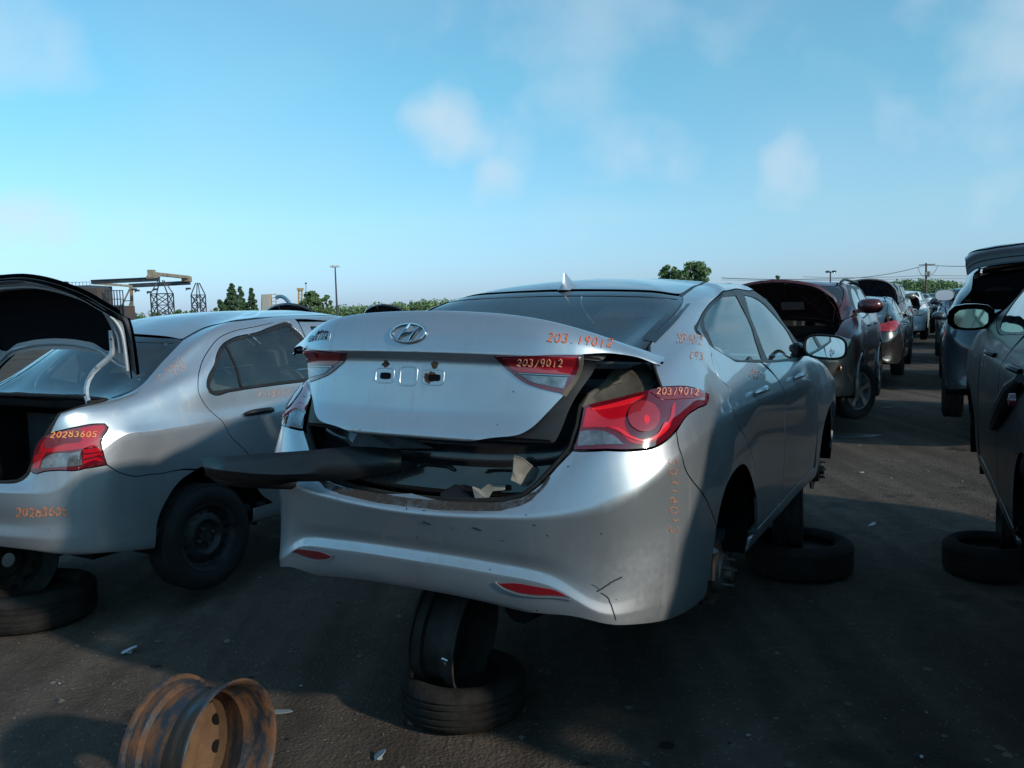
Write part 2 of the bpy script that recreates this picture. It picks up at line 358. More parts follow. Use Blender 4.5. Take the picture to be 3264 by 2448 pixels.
def panel(name, s, outline, m, parent=None, gap=.0025, off=0, flange=.014, mirror=False, holes=(), step=.02, both=False, flip=False, dent=None, keep=None, offf=None):
    """A sheet of bodywork cut from surface s along an outline, with its edge turned inwards."""
    poly = outline if not isinstance(outline[0][0], str) else curve(s, outline, step)
    hs = [h if not isinstance(h[0][0], str) else curve(s, h, step) for h in holes]
    sc = np.array([s.su, s.sv]); loops = [poly] + hs
    gu, gv = np.meshgrid(np.arange(s.nu), np.arange(s.nv), indexing='ij'); g = np.stack([gu.ravel(), gv.ravel()], 1).astype(float)
    pl = [np.array(l) for l in loops]
    lo = pl[0].min(0) - 1; hi = pl[0].max(0) + 1
    g = g[(g[:, 0] >= lo[0]) & (g[:, 0] <= hi[0]) & (g[:, 1] >= lo[1]) & (g[:, 1] <= hi[1])]
    k = inside(pl[0], g)
    for h in pl[1:]: k &= ~inside(h, g)
    g = g[k]
    for l in pl:                                                   # keep clear of the edge
        if len(g) == 0: break
        a = l; b = np.roll(l, -1, 0)
        d = b - a; L2 = np.maximum((d**2).sum(1), 1e-12)
        t = np.clip(((g[:, None] - a[None]) * d[None]).sum(2) / L2, 0, 1); q = a[None] + t[..., None] * d[None]
        g = g[np.sqrt(((g[:, None] - q)**2).sum(2)).min(1) > .33]
    bp = []; be = []; bn = []
    for li, l in enumerate(pl):
        o = len(bp); n = len(l)
        area = sum(l[i][0] * l[(i + 1) % n][1] - l[(i + 1) % n][0] * l[i][1] for i in range(n)); sg = 1 if area > 0 else -1
        if li: sg = -sg
        X = [np.array(s.ev(p)) for p in l]; NN = [np.array(s.nrm(p)) for p in l]
        for i in range(n):
            t = X[(i + 1) % n] - X[i - 1]; inn = np.cross(NN[i], t) * sg; L = np.linalg.norm(inn); inn = inn / L if L > 1e-9 else inn
            if s.sym and abs(X[i][0]) < .004: inn = inn * [0, 1, 1] if not (abs(X[i - 1][0]) < .004 and abs(X[(i + 1) % n][0]) < .004) else inn * 0
            bn.append(inn)
        bp += list(l); be += [(o + i, o + (i + 1) % n) for i in range(n)]
    allp = np.array(bp + list(g)) * sc
    r = delaunay_2d_cdt([Vector(p) for p in allp], be, [], 0, 1e-7)
    V2, E2, F2, ov = r[0], r[1], r[2], r[3]
    nb = len(bp); V = []; N = []; isb = {}
    for i, v in enumerate(V2):
        uv = (v.x / sc[0], v.y / sc[1]); n = s.nrm(uv); p = s.ev(uv) + n * off
        if offf: p = p + n * offf(p)
        src = [q for q in ov[i] if q < nb]
        if src: p = p + bn[src[0]] * gap; isb[src[0]] = i
        if s.sym and abs(p[0]) < .004: p = p * [0, 1, 1]; n = n * [0, 1, 1]; n = n / max(1e-9, np.linalg.norm(n))
        V.append(p); N.append(n)
    F = []
    polys = pl
    cen = np.array([[sum(V2[i].x for i in f) / len(f) / sc[0], sum(V2[i].y for i in f) / len(f) / sc[1]] for f in F2])
    k = inside(polys[0], cen)
    for h in polys[1:]: k &= ~inside(h, cen)
    for f, kk in zip(F2, k):
        if kk:
            f = list(f); a, b, c = V[f[0]], V[f[1]], V[f[2]]
            if np.dot(np.cross(b - a, c - a), N[f[0]]) < 0: f.reverse()
            F.append(tuple(f))
    if dent:
        for i in range(len(V)): V[i] = dent(V[i], N[i])
    if flange:
        used = {}
        def fl(i, depth, bi):
            key = (i, depth)
            if key not in used:
                used[key] = len(V); V.append(V[i] - N[i] * depth + bn[bi] * depth * .25); N.append(-bn[bi] * .9 + N[i] * .3)
            return used[key]
        for a, b in be:
            if a in isb and b in isb:
                i, j = isb[a], isb[b]
                if i == j or (s.sym and abs(V[i][0]) < .004 and abs(V[j][0]) < .004): continue
                i1, j1 = fl(i, .0012, a), fl(j, .0012, b); i2, j2 = fl(i, flange, a), fl(j, flange, b)
                F.append((i, j, j1, i1)); F.append((i1, j1, j2, i2))
    V = np.array(V); N = np.array(N)
    def mk(mx):
        VV = V.copy(); NN2 = N.copy(); FF = F
        if mx: VV[:, 0] *= -1; NN2[:, 0] *= -1; FF = [tuple(reversed(f)) for f in F]
        return obj(name, VV, FF, m, parent, True, NN2)
    if both == 'joined':                                            # one sheet across the middle: right half + mirrored left half
        n = len(V); VV = np.concatenate([V, V * [-1, 1, 1]]); NN2 = np.concatenate([N, N * [-1, 1, 1]])
        for a in (VV,): a[:, 0] = np.where(np.abs(a[:, 0]) < 2e-4, 0, a[:, 0])
        FF = F + [tuple(i + n for i in reversed(f)) for f in F]
        return obj(name, VV, FF, m, parent, True, NN2)
    if both: return mk(False), mk(True)
    return mk(mirror)
def strip(s, name, pts, w, m, parent=None, off=.002, h=.004, closed=False, step=.02, mirror=False, both=False):
    """A thin raised band (moulding, seal, pen line) that follows the surface."""
    uv = curve(s, pts, step, closed) if isinstance(pts[0][0], str) else pts
    mbs = MB(); strip_into(mbs, s, uv, w, off, h, closed)
    if both == 'joined':
        n = len(mbs.v); mbs.v += [Vector((-p.x, p.y, p.z)) for p in mbs.v]; mbs.f += [tuple(i + n for i in reversed(f)) for f in mbs.f]; mbs.mi += mbs.mi
    if mirror: mbs.v = [Vector((-p.x, p.y, p.z)) for p in mbs.v]
    return mbs.build(name, m, parent)
def strip_into(mb, s, uv, w, off, h, closed=False):
    X = [s.pos(p) for p in uv]; N = [Vector(s.nrm(p)) for p in uv]; n = len(X); V = []; F = []
    if n < 2: return
    for i in range(n):
        t = (X[(i + 1) % n] - X[i - 1]) if closed else (X[min(i + 1, n - 1)] - X[max(i - 1, 0)])
        b = N[i].cross(t)
        if b.length > 1e-9: b.normalize()
        ww = w[min(len(w) - 1, int(i / n * len(w)))] if isinstance(w, (list, tuple)) else w
        c = X[i] + N[i] * off
        V += [c - b * ww / 2, c - b * ww * .3 + N[i] * h, c + b * ww * .3 + N[i] * h, c + b * ww / 2]
    for i in range(n if closed else n - 1):
        j = (i + 1) % n
        for k in range(3): F.append((i * 4 + k, j * 4 + k, j * 4 + k + 1, i * 4 + k + 1))
    mb.add(V, F)

# pen strokes, each glyph a set of polylines in a unit box (x right, y up)
def _arc(cx, cy, rx, ry, a0, a1, n=10): return [(cx + rx * math.cos(R(a0 + (a1 - a0) * i / n)), cy + ry * math.sin(R(a0 + (a1 - a0) * i / n))) for i in range(n + 1)]
GL = {'0': [_arc(.5, .5, .42, .5, 100, 455, 16)], '1': [[(.45, .95), (.55, .5), (.5, 0)]], '2': [_arc(.45, .72, .38, .28, 160, -30, 8) + [(.1, .02), (.3, .08), (1.0, -.05)]],
      '3': [_arc(.4, .76, .38, .24, 150, -80, 8) + _arc(.42, .27, .42, .27, 80, -150, 9)], '4': [[(.35, 1), (.05, .45), (.9, .5)], [(.75, .9), (.65, 0)]],
      '5': [[(.9, 1), (.25, 1), (.15, .55)] + _arc(.4, .3, .42, .3, 90, -140, 8)], '6': [[(.75, 1), (.35, .75), (.1, .35)] + _arc(.5, .28, .4, .28, 180, 500, 12)],
      '8': [_arc(.5, .75, .35, .25, 60, -200, 9) + _arc(.5, .25, .42, .27, 100, -220, 10)], '9': [_arc(.45, .72, .35, .27, 20, 380, 12) + [(.75, .5), (.6, 0)]],
      '.': [[(.4, .02), (.55, .02)]], '/': [[(.8, 1), (.3, -.1)]], '-': [[(.1, .45), (.9, .5)]], 'E': [[(.9, .95), (.15, 1), (.1, .5), (.1, 0), (.95, .02)], [(.1, .52), (.75, .55)]],
      'L': [[(.15, 1), (.1, 0), (.9, 0)]], 'A': [[(0, 0), (.5, 1), (.95, 0)], [(.2, .38), (.8, .38)]], 'N': [[(.05, 0), (.1, 1), (.85, 0), (.9, 1)]], 'T': [[(0, 1), (1, 1)], [(.5, 1), (.5, 0)]],
      'R': [[(.1, 0), (.1, 1), (.7, 1), (.85, .75), (.65, .5), (.1, .5)], [(.5, .5), (.95, 0)]], 'C': [_arc(.55, .5, .45, .5, 50, 310, 12)], 'c': [_arc(.5, .4, .42, .4, 60, 310, 10)],
      's': [_arc(.45, .62, .3, .2, 30, 250, 6) + _arc(.45, .2, .32, .22, 80, -150, 6)], 'd': [_arc(.4, .32, .35, .32, 30, 330, 10), [(.8, 1.05), (.75, 0)]], 'a': [_arc(.4, .32, .35, .32, 30, 330, 10), [(.78, .62), (.76, 0)]],
      'm': [[(.0, 0), (.05, .6), (.3, .62), (.35, 0)], [(.35, .5), (.6, .62), (.65, 0)]], 'x': [[(0, 0), (.9, .8)], [(0, .8), (.8, 0)]], 'I': [[(.5, 1), (.45, 0)]], 'u': [[(.05, .6), (.1, .1), (.5, 0), (.8, .2), (.85, .6)]], ' ': []}
def writing(s, name, text, p0, p1, hgt, w, m, parent, slant=.0, off=.0012, h=.0015, rough=0, adv=1.35, up=None, seed=1, mirror=False):
    """Text written on surface s: baseline from photo point p0 to p1, letter height vector 'hgt' in photo pixels."""
    rng = random.Random(seed); p0 = Vector(p0); p1 = Vector(p1); hv = Vector(hgt); n = len(text); mb = MB()
    cw = (p1 - p0) / (n * 1.0 - .25)
    for i, ch in enumerate(text):
        o = p0 + cw * i + hv * rng.uniform(-.08, .08); sc_ = rng.uniform(.9, 1.1)
        for pl in GL.get(ch, []):
            dense = []
            for a, b in zip(pl[:-1], pl[1:]):
                for k in range(3): dense.append((a[0] + (b[0] - a[0]) * k / 3, a[1] + (b[1] - a[1]) * k / 3))
            dense.append(pl[-1]); uv = []
            for x, y in dense:
                q = o + cw * (x * .74) + hv * (y * sc_) + cw * (y * slant)
                uv.append(s.pt(('p', q.x + rng.uniform(-rough, rough), q.y + rng.uniform(-rough, rough))))
            strip_into(mb, s, uv, [w * .7, w, w * 1.1, w], off, h)
    return mb.build(name, m, parent)
# ------------------------------------------------------------------ shared materials
SILVER = paint('silver_paint', (.45, .475, .515), metal=.78, rough=.30, dust=.17)
M_GLASS = mat('dark_glass', (.012, .018, .022), .03, 0, .8, coat=.5)
M_BLACK = mat('black_plastic', (.012, .012, .014), .42, 0, .4, noise_amt=.3, nscale=9)
M_RUB = mat('rubber', (.018, .018, .018), .75, 0, .3, noise_amt=.3, nscale=14, bump=.2)
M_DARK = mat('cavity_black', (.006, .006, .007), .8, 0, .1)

# ------------------------------------------------------------------ main silver saloon: net of the body (right half)
def elantra_net():
    c = []
    # rows: r0 under edge, r1 bottom, r2 ridge, r3 tuck, r4 mid, r5 crease, r6 shoulder, r7 belt, r8 mid glass, r9 roof rail, r10, r11 centre
    c.append([(0, .09, .300), (0, .035, .325), (0, .016, .425), (0, .029, .458), (0, .020, .505), (0, .000, .594), (0, .055, .655), (0, .10, 1.00), (0, .60, 1.105), (0, 1.32, 1.362), (0, 1.52, 1.392), (0, 1.75, 1.412)])
    c.append([(.30, .10, .295), (.30, .045, .315), (.30, .030, .418), (.30, .043, .45), (.30, .034, .50), (.30, .016, .606), (.30, .07, .662), (.30, .12, 1.00), (.30, .59, 1.105), (.28, 1.30, 1.358), (.18, 1.52, 1.390), (0, 1.82, 1.414)])
    c.append([(.50, .13, .265), (.50, .078, .285), (.50, .062, .395), (.50, .074, .428), (.50, .066, .49), (.50, .050, .622), (.50, .105, .735), (.48, .18, 1.00), (.50, .585, 1.105), (.45, 1.29, 1.345), (.26, 1.56, 1.390), (0, 1.88, 1.416)])
    c.append([(.665, .18, .245), (.668, .135, .258), (.668, .128, .31), (.666, .138, .345), (.668, .146, .47), (.675, .126, .655), (.645, .170, .83), (.60, .32, 1.00), (.60, .60, 1.12), (.535, 1.30, 1.328), (.30, 1.62, 1.388), (0, 1.94, 1.418)])
    c.append([(.76, .28, .235), (.765, .255, .248), (.775, .255, .31), (.776, .256, .37), (.776, .260, .54), (.788, .252, .735), (.748, .285, .89), (.69, .42, 1.03), (.655, .68, 1.13), (.565, 1.37, 1.332), (.31, 1.70, 1.390), (0, 2.00, 1.420)])
    c.append([(.80, .42, .225), (.822, .41, .245), (.838, .41, .31), (.845, .41, .42), (.850, .41, .60), (.845, .41, .80), (.805, .43, .93), (.745, .53, 1.05), (.690, .82, 1.15), (.580, 1.46, 1.342), (.32, 1.80, 1.394), (0, 2.06, 1.422)])
    c.append([(.80, .62, .205), (.845, .62, .24), (.868, .62, .33), (.880, .62, .48), (.880, .62, .66), (.862, .62, .84), (.828, .62, .955), (.770, .68, 1.065), (.703, .98, 1.17), (.585, 1.58, 1.352), (.32, 1.88, 1.398), (0, 2.12, 1.424)])
    c.append([(.78, .80, .20), (.85, .80, .235), (.884, .80, .33), (.898, .80, .50), (.893, .80, .68), (.862, .80, .86), (.822, .80, .965), (.775, .83, 1.07), (.706, 1.14, 1.185), (.588, 1.68, 1.36), (.32, 1.94, 1.40), (0, 2.17, 1.425)])
    for (y, y7, y8, y9, y11) in ((.96, .97, 1.28, 1.78, 2.22), (1.14, 1.14, 1.40, 1.88, 2.27), (1.34, 1.34, 1.55, 2.0, 2.31), (1.72, 1.72, 1.83, 2.15, 2.35), (2.15, 2.15, 2.17, 2.33, 2.38), (2.65, 2.65, 2.58, 2.56, 2.41)):
        fl = {.96: .022, 1.14: .017, 1.34: .004}.get(y, 0)
        c.append([(.74, y, .195), (.845 + fl * .5, y, .235), (.862 + fl, y, .33), (.872 + fl * 1.1, y, .50), (.872 + fl * .8, y, .69), (.866, y, .868), (.822, y, .965), (.780, y7, 1.045 if y < 2 else 1.035), (.706, y8, 1.20), (.588, y9, 1.37), (.33, (y9 + y11) / 2, 1.408), (0, y11, 1.428)])
    F = [(3.28, 0, 3.22, 3.02, 2.74, 2.44, 1.015, 1.165, 1.352, .775), (3.47, .012, 3.44, 3.20, 2.79, 2.46, .99, 1.11, 1.348, .775), (3.66, .018, 3.64, 3.38, 2.83, 2.48, .96, 1.045, 1.346, .77),
         (3.85, .012, 3.82, 3.50, 2.86, 2.5, .92, 1.01, 1.346, .755), (4.06, -.02, 4.02, 3.58, 2.89, 2.53, .87, 1.0, 1.348, .71)]
    for (y, fl, y7, y8, y9, y11, z7, z8, z9, x7) in F:
        x8 = {3.28: .70, 3.47: .69, 3.66: .675, 3.85: .63, 4.06: .56}[y]; x9 = {3.28: .575, 3.47: .565, 3.66: .55, 3.85: .52, 4.06: .46}[y]
        c.append([(.74, y, .19), (.845 + fl * .5, y, .22), (.862 + fl, y, .31), (.872 + fl, y, .48), (.875 + fl, y, .66), (.866 + fl, y, .80 if y < 4 else .74), (.832 + fl, y, z7 - .07), (x7, y7, z7), (x8, y8, z8), (x9, y9, z9), (x9 * .55, (y9 + y11) / 2, 1.40), (0, y11, 1.428)])
    for (x, y, x7, y7, z7, x8, y8, x9, y9, y11) in ((.78, 4.26, .62, 4.18, .82, .45, 3.63, .36, 2.91, 2.56), (.60, 4.42, .46, 4.32, .785, .34, 3.67, .26, 2.93, 2.59), (.30, 4.51, .24, 4.40, .77, .17, 3.69, .13, 2.945, 2.62), (0, 4.535, 0, 4.42, .765, 0, 3.70, 0, 2.95, 2.65)):
        c.append([(x * .93, y - .1, .19), (x * .98, y - .02, .22), (x, y, .31), (x, y, .42), (x, y - .005, .52), (x * .99, y - .01, .63), (x * .95, y - .04, .72), (x7, y7, z7), (x8, y8, .99), (x9, y9, 1.352), (x9 * .55, (y9 + y11) / 2, 1.405), (0, y11, 1.428)])
    c = np.array(c); c[:, 9:, 2] += np.array([.004, .012, .016]); c[8:16, 9, 2] += .008
    return c
ELM = Matrix(((0.88452, 0.46589, 0.02368, -0.3849), (-0.46619, 0.88464, 0.00889, 2.7586), (-0.0168, -0.0189, 0.99968, 0.3482), (0, 0, 0, 1)))
EL = Surf(elantra_net(), 8, {1: .6, 2: .8, 3: .3, 4: .15, 5: 1.0, 6: .25, 7: .1}, ELM)
GLASS = thin_glass('window_glass', (.84, .90, .90), refl=.85); GLASS_D = thin_glass('tinted_glass', (.62, .70, .72), refl=.9)
M_REDL = mat('red_lens', (.42, .004, .012), .08, 0, .8, coat=.8); M_REDD = mat('deep_red_lens', (.10, .004, .010), .07, 0, .9, coat=.9)
M_REDB = mat('bright_red_lens', (.75, .012, .02), .12, 0, .8, coat=.9); M_CLR = mat('clear_lens', (.20, .205, .22), .08, .6, .9, coat=.8, noise_amt=.45, nscale=28)
M_ROSE = mat('rose_lens', (.33, .022, .032), .10, .15, .9, coat=.9); M_REFL = mat('red_reflector', (.20, .008, .012), .25, 0, .6, coat=.4)
M_CHROME = mat('chrome', (.62, .64, .66), .12, 1); M_CHROME2 = mat('dull_chrome', (.40, .41, .43), .25, 1)
M_MIRROR = mat('mirror_glass', (.75, .78, .78), .01, 1)
M_INT = mat('interior_grey', (.055, .056, .06), .85, 0, .2, noise_amt=.2); M_SEAT = mat('seat_cloth', (.34, .335, .32), .9, 0, .2, noise_amt=.25, nscale=20); M_LINER = mat('headliner', (.30, .30, .29), .95, 0, .1)
M_STEEL = mat('bare_steel', (.20, .19, .18), .5, .7, noise_amt=.4, nscale=12, dirt=(.14, .08, .05)); M_DIRTY = mat('dusty_inner_metal', (.10, .092, .08), .75, .2, noise_amt=.45, nscale=7, bump=.2, bscale=30)
M_PEN = mat('orange_marker', (.60, .13, .05), .6); M_PENF = mat('faint_orange_marker', (.62, .34, .27), .7); M_PENL = mat('marker_on_lens', (.85, .35, .22), .6)
M_SCR = mat('scratch_dark', (.02, .022, .025), .7); M_CAST = mat('painted_black_metal', (.016, .016, .018), .22, .1, .6, coat=.7, noise_amt=.3, nscale=5); M_CARD = mat('torn_panel_grey', (.19, .18, .16), .8, noise_amt=.3, nscale=15)
M_RUST = mat('rust_stain', (.09, .045, .025), .9, noise_amt=.6, nscale=40)
def fade(name, col, lo, hi, sc):
    m = mat(name, col, .85); nt = m.node_tree; b = nt.nodes['Principled BSDF']; tc = nt.nodes.new('ShaderNodeTexCoord'); n = nt.nodes.new('ShaderNodeTexNoise'); n.inputs['Scale'].default_value = sc; n.inputs['Detail'].default_value = 7; n.inputs['Roughness'].default_value = .7
    mr = nt.nodes.new('ShaderNodeMapRange'); nt.links.new(tc.outputs['Object'], n.inputs['Vector']); nt.links.new(n.outputs[0], mr.inputs[0]); mr.inputs[1].default_value = lo; mr.inputs[2].default_value = hi; nt.links.new(mr.outputs[0], b.inputs['Alpha']); return m
M_GRIME = fade('grime_film', (.045, .033, .026), .22, .60, 26); M_PENF = fade('faint_orange_marker', (.66, .30, .22), .40, .62, 45); M_PENW = fade('worn_orange_marker', (.70, .24, .10), .38, .58, 60)

# outlines shared by every body that uses the same net, kept as surface coordinates ------------------------------
W_FRAME_LOW = [('p', 2260, 1097, '*'), ('p', 2220, 1063), ('p', 2214, 1051), ('p', 2225, 1027), ('p', 2237, 1002), ('p', 2263, 967), ('p', 2288, 944), ('p', 2320, 926), ('p', 2351, 920), ('p', 2390, 926), ('u', 13.2, 8.97), ('u', 13.95, 8.6), ('u', 14.1, 8.1), ('u', 14.15, 7.5), ('u', 14.2, 7.05, '*')]
BELT = [('p', 2260, 1097, '*'), ('p', 2302, 1126), ('p', 2328, 1142), ('p', 2363, 1153), ('p', 2416, 1155)]
BELT2 = [('p', 2434, 1155, '*'), ('p', 2492, 1152), ('p', 2550, 1146), ('u', 14.2, 7.05, '*')]
GAP_R = [('p', 2265, 1113), ('p', 2274, 1164), ('p', 2290, 1199), ('p', 2328, 1243), ('p', 2331, 1297), ('p', 2350, 1344), ('p', 2375, 1392), ('p', 2394, 1442), ('p', 2407, 1493)]
ARCH_R = [('p', 2284, 1679, '*'), ('p', 2299, 1603), ('p', 2324, 1531), ('p', 2350, 1492), ('p', 2375, 1483), ('p', 2398, 1530), ('p', 2412, 1590, '*')]
SEAM = [('p', 2156, 1375, '*'), ('p', 2164, 1426), ('p', 2181, 1485), ('p', 2206, 1531), ('p', 2244, 1580), ('p', 2284, 1679, '*')]
LIGHT_T = [('p', 2111, 1233, '*'), ('p', 2163, 1231), ('p', 2214, 1237), ('p', 2258, 1257, '*')]
LIGHT_B = [('p', 2258, 1257, '*'), ('p', 2258, 1271), ('p', 2220, 1303), ('p', 2193, 1321), ('p', 2156, 1375, '*')]
OUT = {
 'side_frame': [('p', 2071, 1100, '*'), ('p', 2079, 1151), ('p', 2095, 1192)] + LIGHT_T + LIGHT_B[1:-1] + SEAM + ARCH_R[1:] + [('p', 2407, 1493), ('p', 2394, 1442), ('p', 2375, 1392), ('p', 2350, 1344), ('p', 2331, 1297), ('p', 2328, 1243), ('p', 2290, 1199), ('p', 2274, 1164), ('p', 2265, 1113)] + W_FRAME_LOW
   + [('u', 15.6, 7.12), ('u', 17.0, 7.45, '*'), ('u', 17.75, 7.95, '*'), ('u', 17.2, 8.3), ('u', 16.2, 8.8), ('u', 14.6, 9.28, '*'), ('u', 13, 9.36), ('u', 11, 9.38), ('u', 8.3, 9.36), ('u', 6, 9.30), ('u', 4.4, 9.12), ('p', 2174, 945, '*'), ('p', 2114, 1046)],
 'rear_door': BELT + [('p', 2424, 1155, '*'), ('s', 1.985, .9), ('s', 2.0, .6), ('s', 2.0, .305, '*'), ('s', 1.38, .305, '*'), ('p', 2413, 1709), ('p', 2413, 1603), ('p', 2412, 1590, '*')] + GAP_R[::-1],
 'front_door': BELT2 + [('s', 3.13, .8), ('s', 3.14, .5), ('s', 3.10, .305, '*'), ('s', 2.01, .305, '*'), ('s', 2.01, .6), ('s', 1.995, .9)],
 'window_surround': W_FRAME_LOW[:1] + W_FRAME_LOW[1:] + [('p', 2550, 1146), ('p', 2492, 1152), ('p', 2416, 1155), ('p', 2363, 1153), ('p', 2328, 1142), ('p', 2302, 1126)],
 'rear_window': [('p', 2247, 1016, '*'), ('p', 2262, 1063), ('p', 2279, 1106, '*'), ('p', 2329, 1136), ('p', 2367, 1146), ('p', 2430, 1144, '*'), ('p', 2411, 1087), ('p', 2380, 1002), ('p', 2349, 942, '*'), ('p', 2316, 945), ('p', 2282, 967), ('p', 2258, 994)],
 'front_window': [('p', 2374, 940, '*'), ('p', 2405, 948), ('p', 2447, 979), ('p', 2488, 1025), ('p', 2520, 1071), ('p', 2540, 1110), ('p', 2547, 1137, '*'), ('p', 2500, 1142), ('p', 2449, 1144, '*'), ('p', 2433, 1107), ('p', 2401, 1025)],
 'quarter_window': [('p', 2220, 1049, '*'), ('p', 2236, 1012, '*'), ('p', 2249, 1081, '*')],
 'sill': [('s', 1.31, .295, '*'), ('s', 3.27, .295, '*'), ('s', 3.27, .21, '*'), ('s', 1.31, .21, '*')],
 'front_fender': [('s', 3.15, .98, '*'), ('u', 15.4, 6.98), ('u', 17.0, 7.35, '*'), ('u', 18.0, 7.15), ('u', 18.9, 6.9, '*'), ('u', 18.6, 6.3), ('u', 18.1, 5.45, '*'), ('s', 4.085, .62, '*'), ('s', 4.035, .42, '*'), ('s', 3.97, .53), ('s', 3.85, .62), ('s', 3.66, .665), ('s', 3.47, .62), ('s', 3.34, .5), ('s', 3.29, .30, '*'), ('s', 3.275, .21, '*'), ('s', 3.19, .30, '*'), ('s', 3.155, .5), ('s', 3.145, .8)],
 'front_bumper': [('s', 4.04, .42, '*'), ('s', 4.09, .62, '*'), ('u', 18.15, 5.35, '*'), ('u', 19.3, 4.95), ('u', 20.4, 5.1, '*'), ('u', 21, 5.0), ('u', 22, 4.95, '*'), ('u', 22, .9, '*'), ('u', 20, .9), ('u', 18.1, .9, '*'), ('s', 4.02, .30)],
 'headlight': [('u', 18.17, 5.5, '*'), ('u', 18.9, 6.8, '*'), ('u', 20.6, 6.35, '*'), ('u', 20.4, 5.2, '*'), ('u', 19.3, 5.05)],
 'grille': [('u', 22, 5.0, '*'), ('u', 20.5, 5.15, '*'), ('u', 20.7, 6.15, '*'), ('u', 22, 6.1, '*')],
 'hood': [('u', 22, 6.2, '*'), ('u', 20.7, 6.4), ('u', 19, 6.97, '*'), ('u', 18.0, 7.22), ('u', 17.2, 7.5, '*'), ('u', 17.8, 7.9, '*'), ('u', 20, 7.92), ('u', 22, 7.92, '*')],
 'windscreen': [('u', 22, 8.02, '*'), ('u', 17.9, 8.04, '*'), ('u', 17.25, 8.35), ('u', 16.3, 8.82), ('u', 14.75, 9.25, '*'), ('u', 17, 9.18), ('u', 22, 9.15, '*')],
 'roof': [('u', 0, 8.97, '*'), ('u', 2, 8.97), ('u', 3.2, 9.0, '*'), ('u', 4.4, 9.2), ('u', 6, 9.36), ('u', 8.3, 9.42), ('u', 11, 9.44), ('u', 13, 9.42), ('u', 14.7, 9.34, '*'), ('u', 17, 9.22), ('u', 22, 9.19, '*'), ('u', 22, 11, '*'), ('u', 0, 11, '*')],
 'rear_glass': [('u', 0, 8.0, '*'), ('u', 3.38, 7.98, '*'), ('u', 3.38, 8.3), ('u', 3.2, 8.95, '*'), ('u', 2, 8.93), ('u', 0, 8.93, '*')],
 'rear_bumper': [('u', 0, 5.86, '*'), ('p', 1402, 1593), ('p', 1516, 1600), ('p', 1615, 1596), ('p', 1670, 1581), ('p', 1720, 1546), ('p', 1770, 1494), ('p', 1825, 1437, '*'), ('p', 1890, 1438), ('p', 2016, 1437), ('p', 2080, 1429), ('p', 2122, 1406), ('p', 2156, 1375, '*')] + SEAM[1:-1] + [('p', 2284, 1679, '*'), ('p', 2272, 1766), ('p', 2258, 1850), ('p', 2246, 1918, '*'), ('p', 2206, 1952), ('p', 2122, 1978), ('p', 2037, 1991), ('p', 1972, 1994, '*'), ('p', 1894, 1982), ('p', 1745, 1959), ('p', 1596, 1942), ('p', 1446, 1916), ('u', 0, .9, '*')],
 'taillight': [('p', 1827, 1434, '*'), ('p', 1890, 1435), ('p', 2016, 1434), ('p', 2080, 1426), ('p', 2122, 1403), ('p', 2152, 1372), ('p', 2193, 1320), ('p', 2220, 1302), ('p', 2258, 1272), ('p', 2258, 1257, '*'), ('p', 2214, 1238), ('p', 2163, 1232), ('p', 2111, 1234), ('p', 2066, 1244), ('p', 1971, 1268), ('p', 1908, 1281), ('p', 1860, 1293, '*'), ('p', 1847, 1362)],
}
UVO = {k: curve(EL, v, .009 if k == 'rear_bumper' else .02) for k, v in OUT.items()}

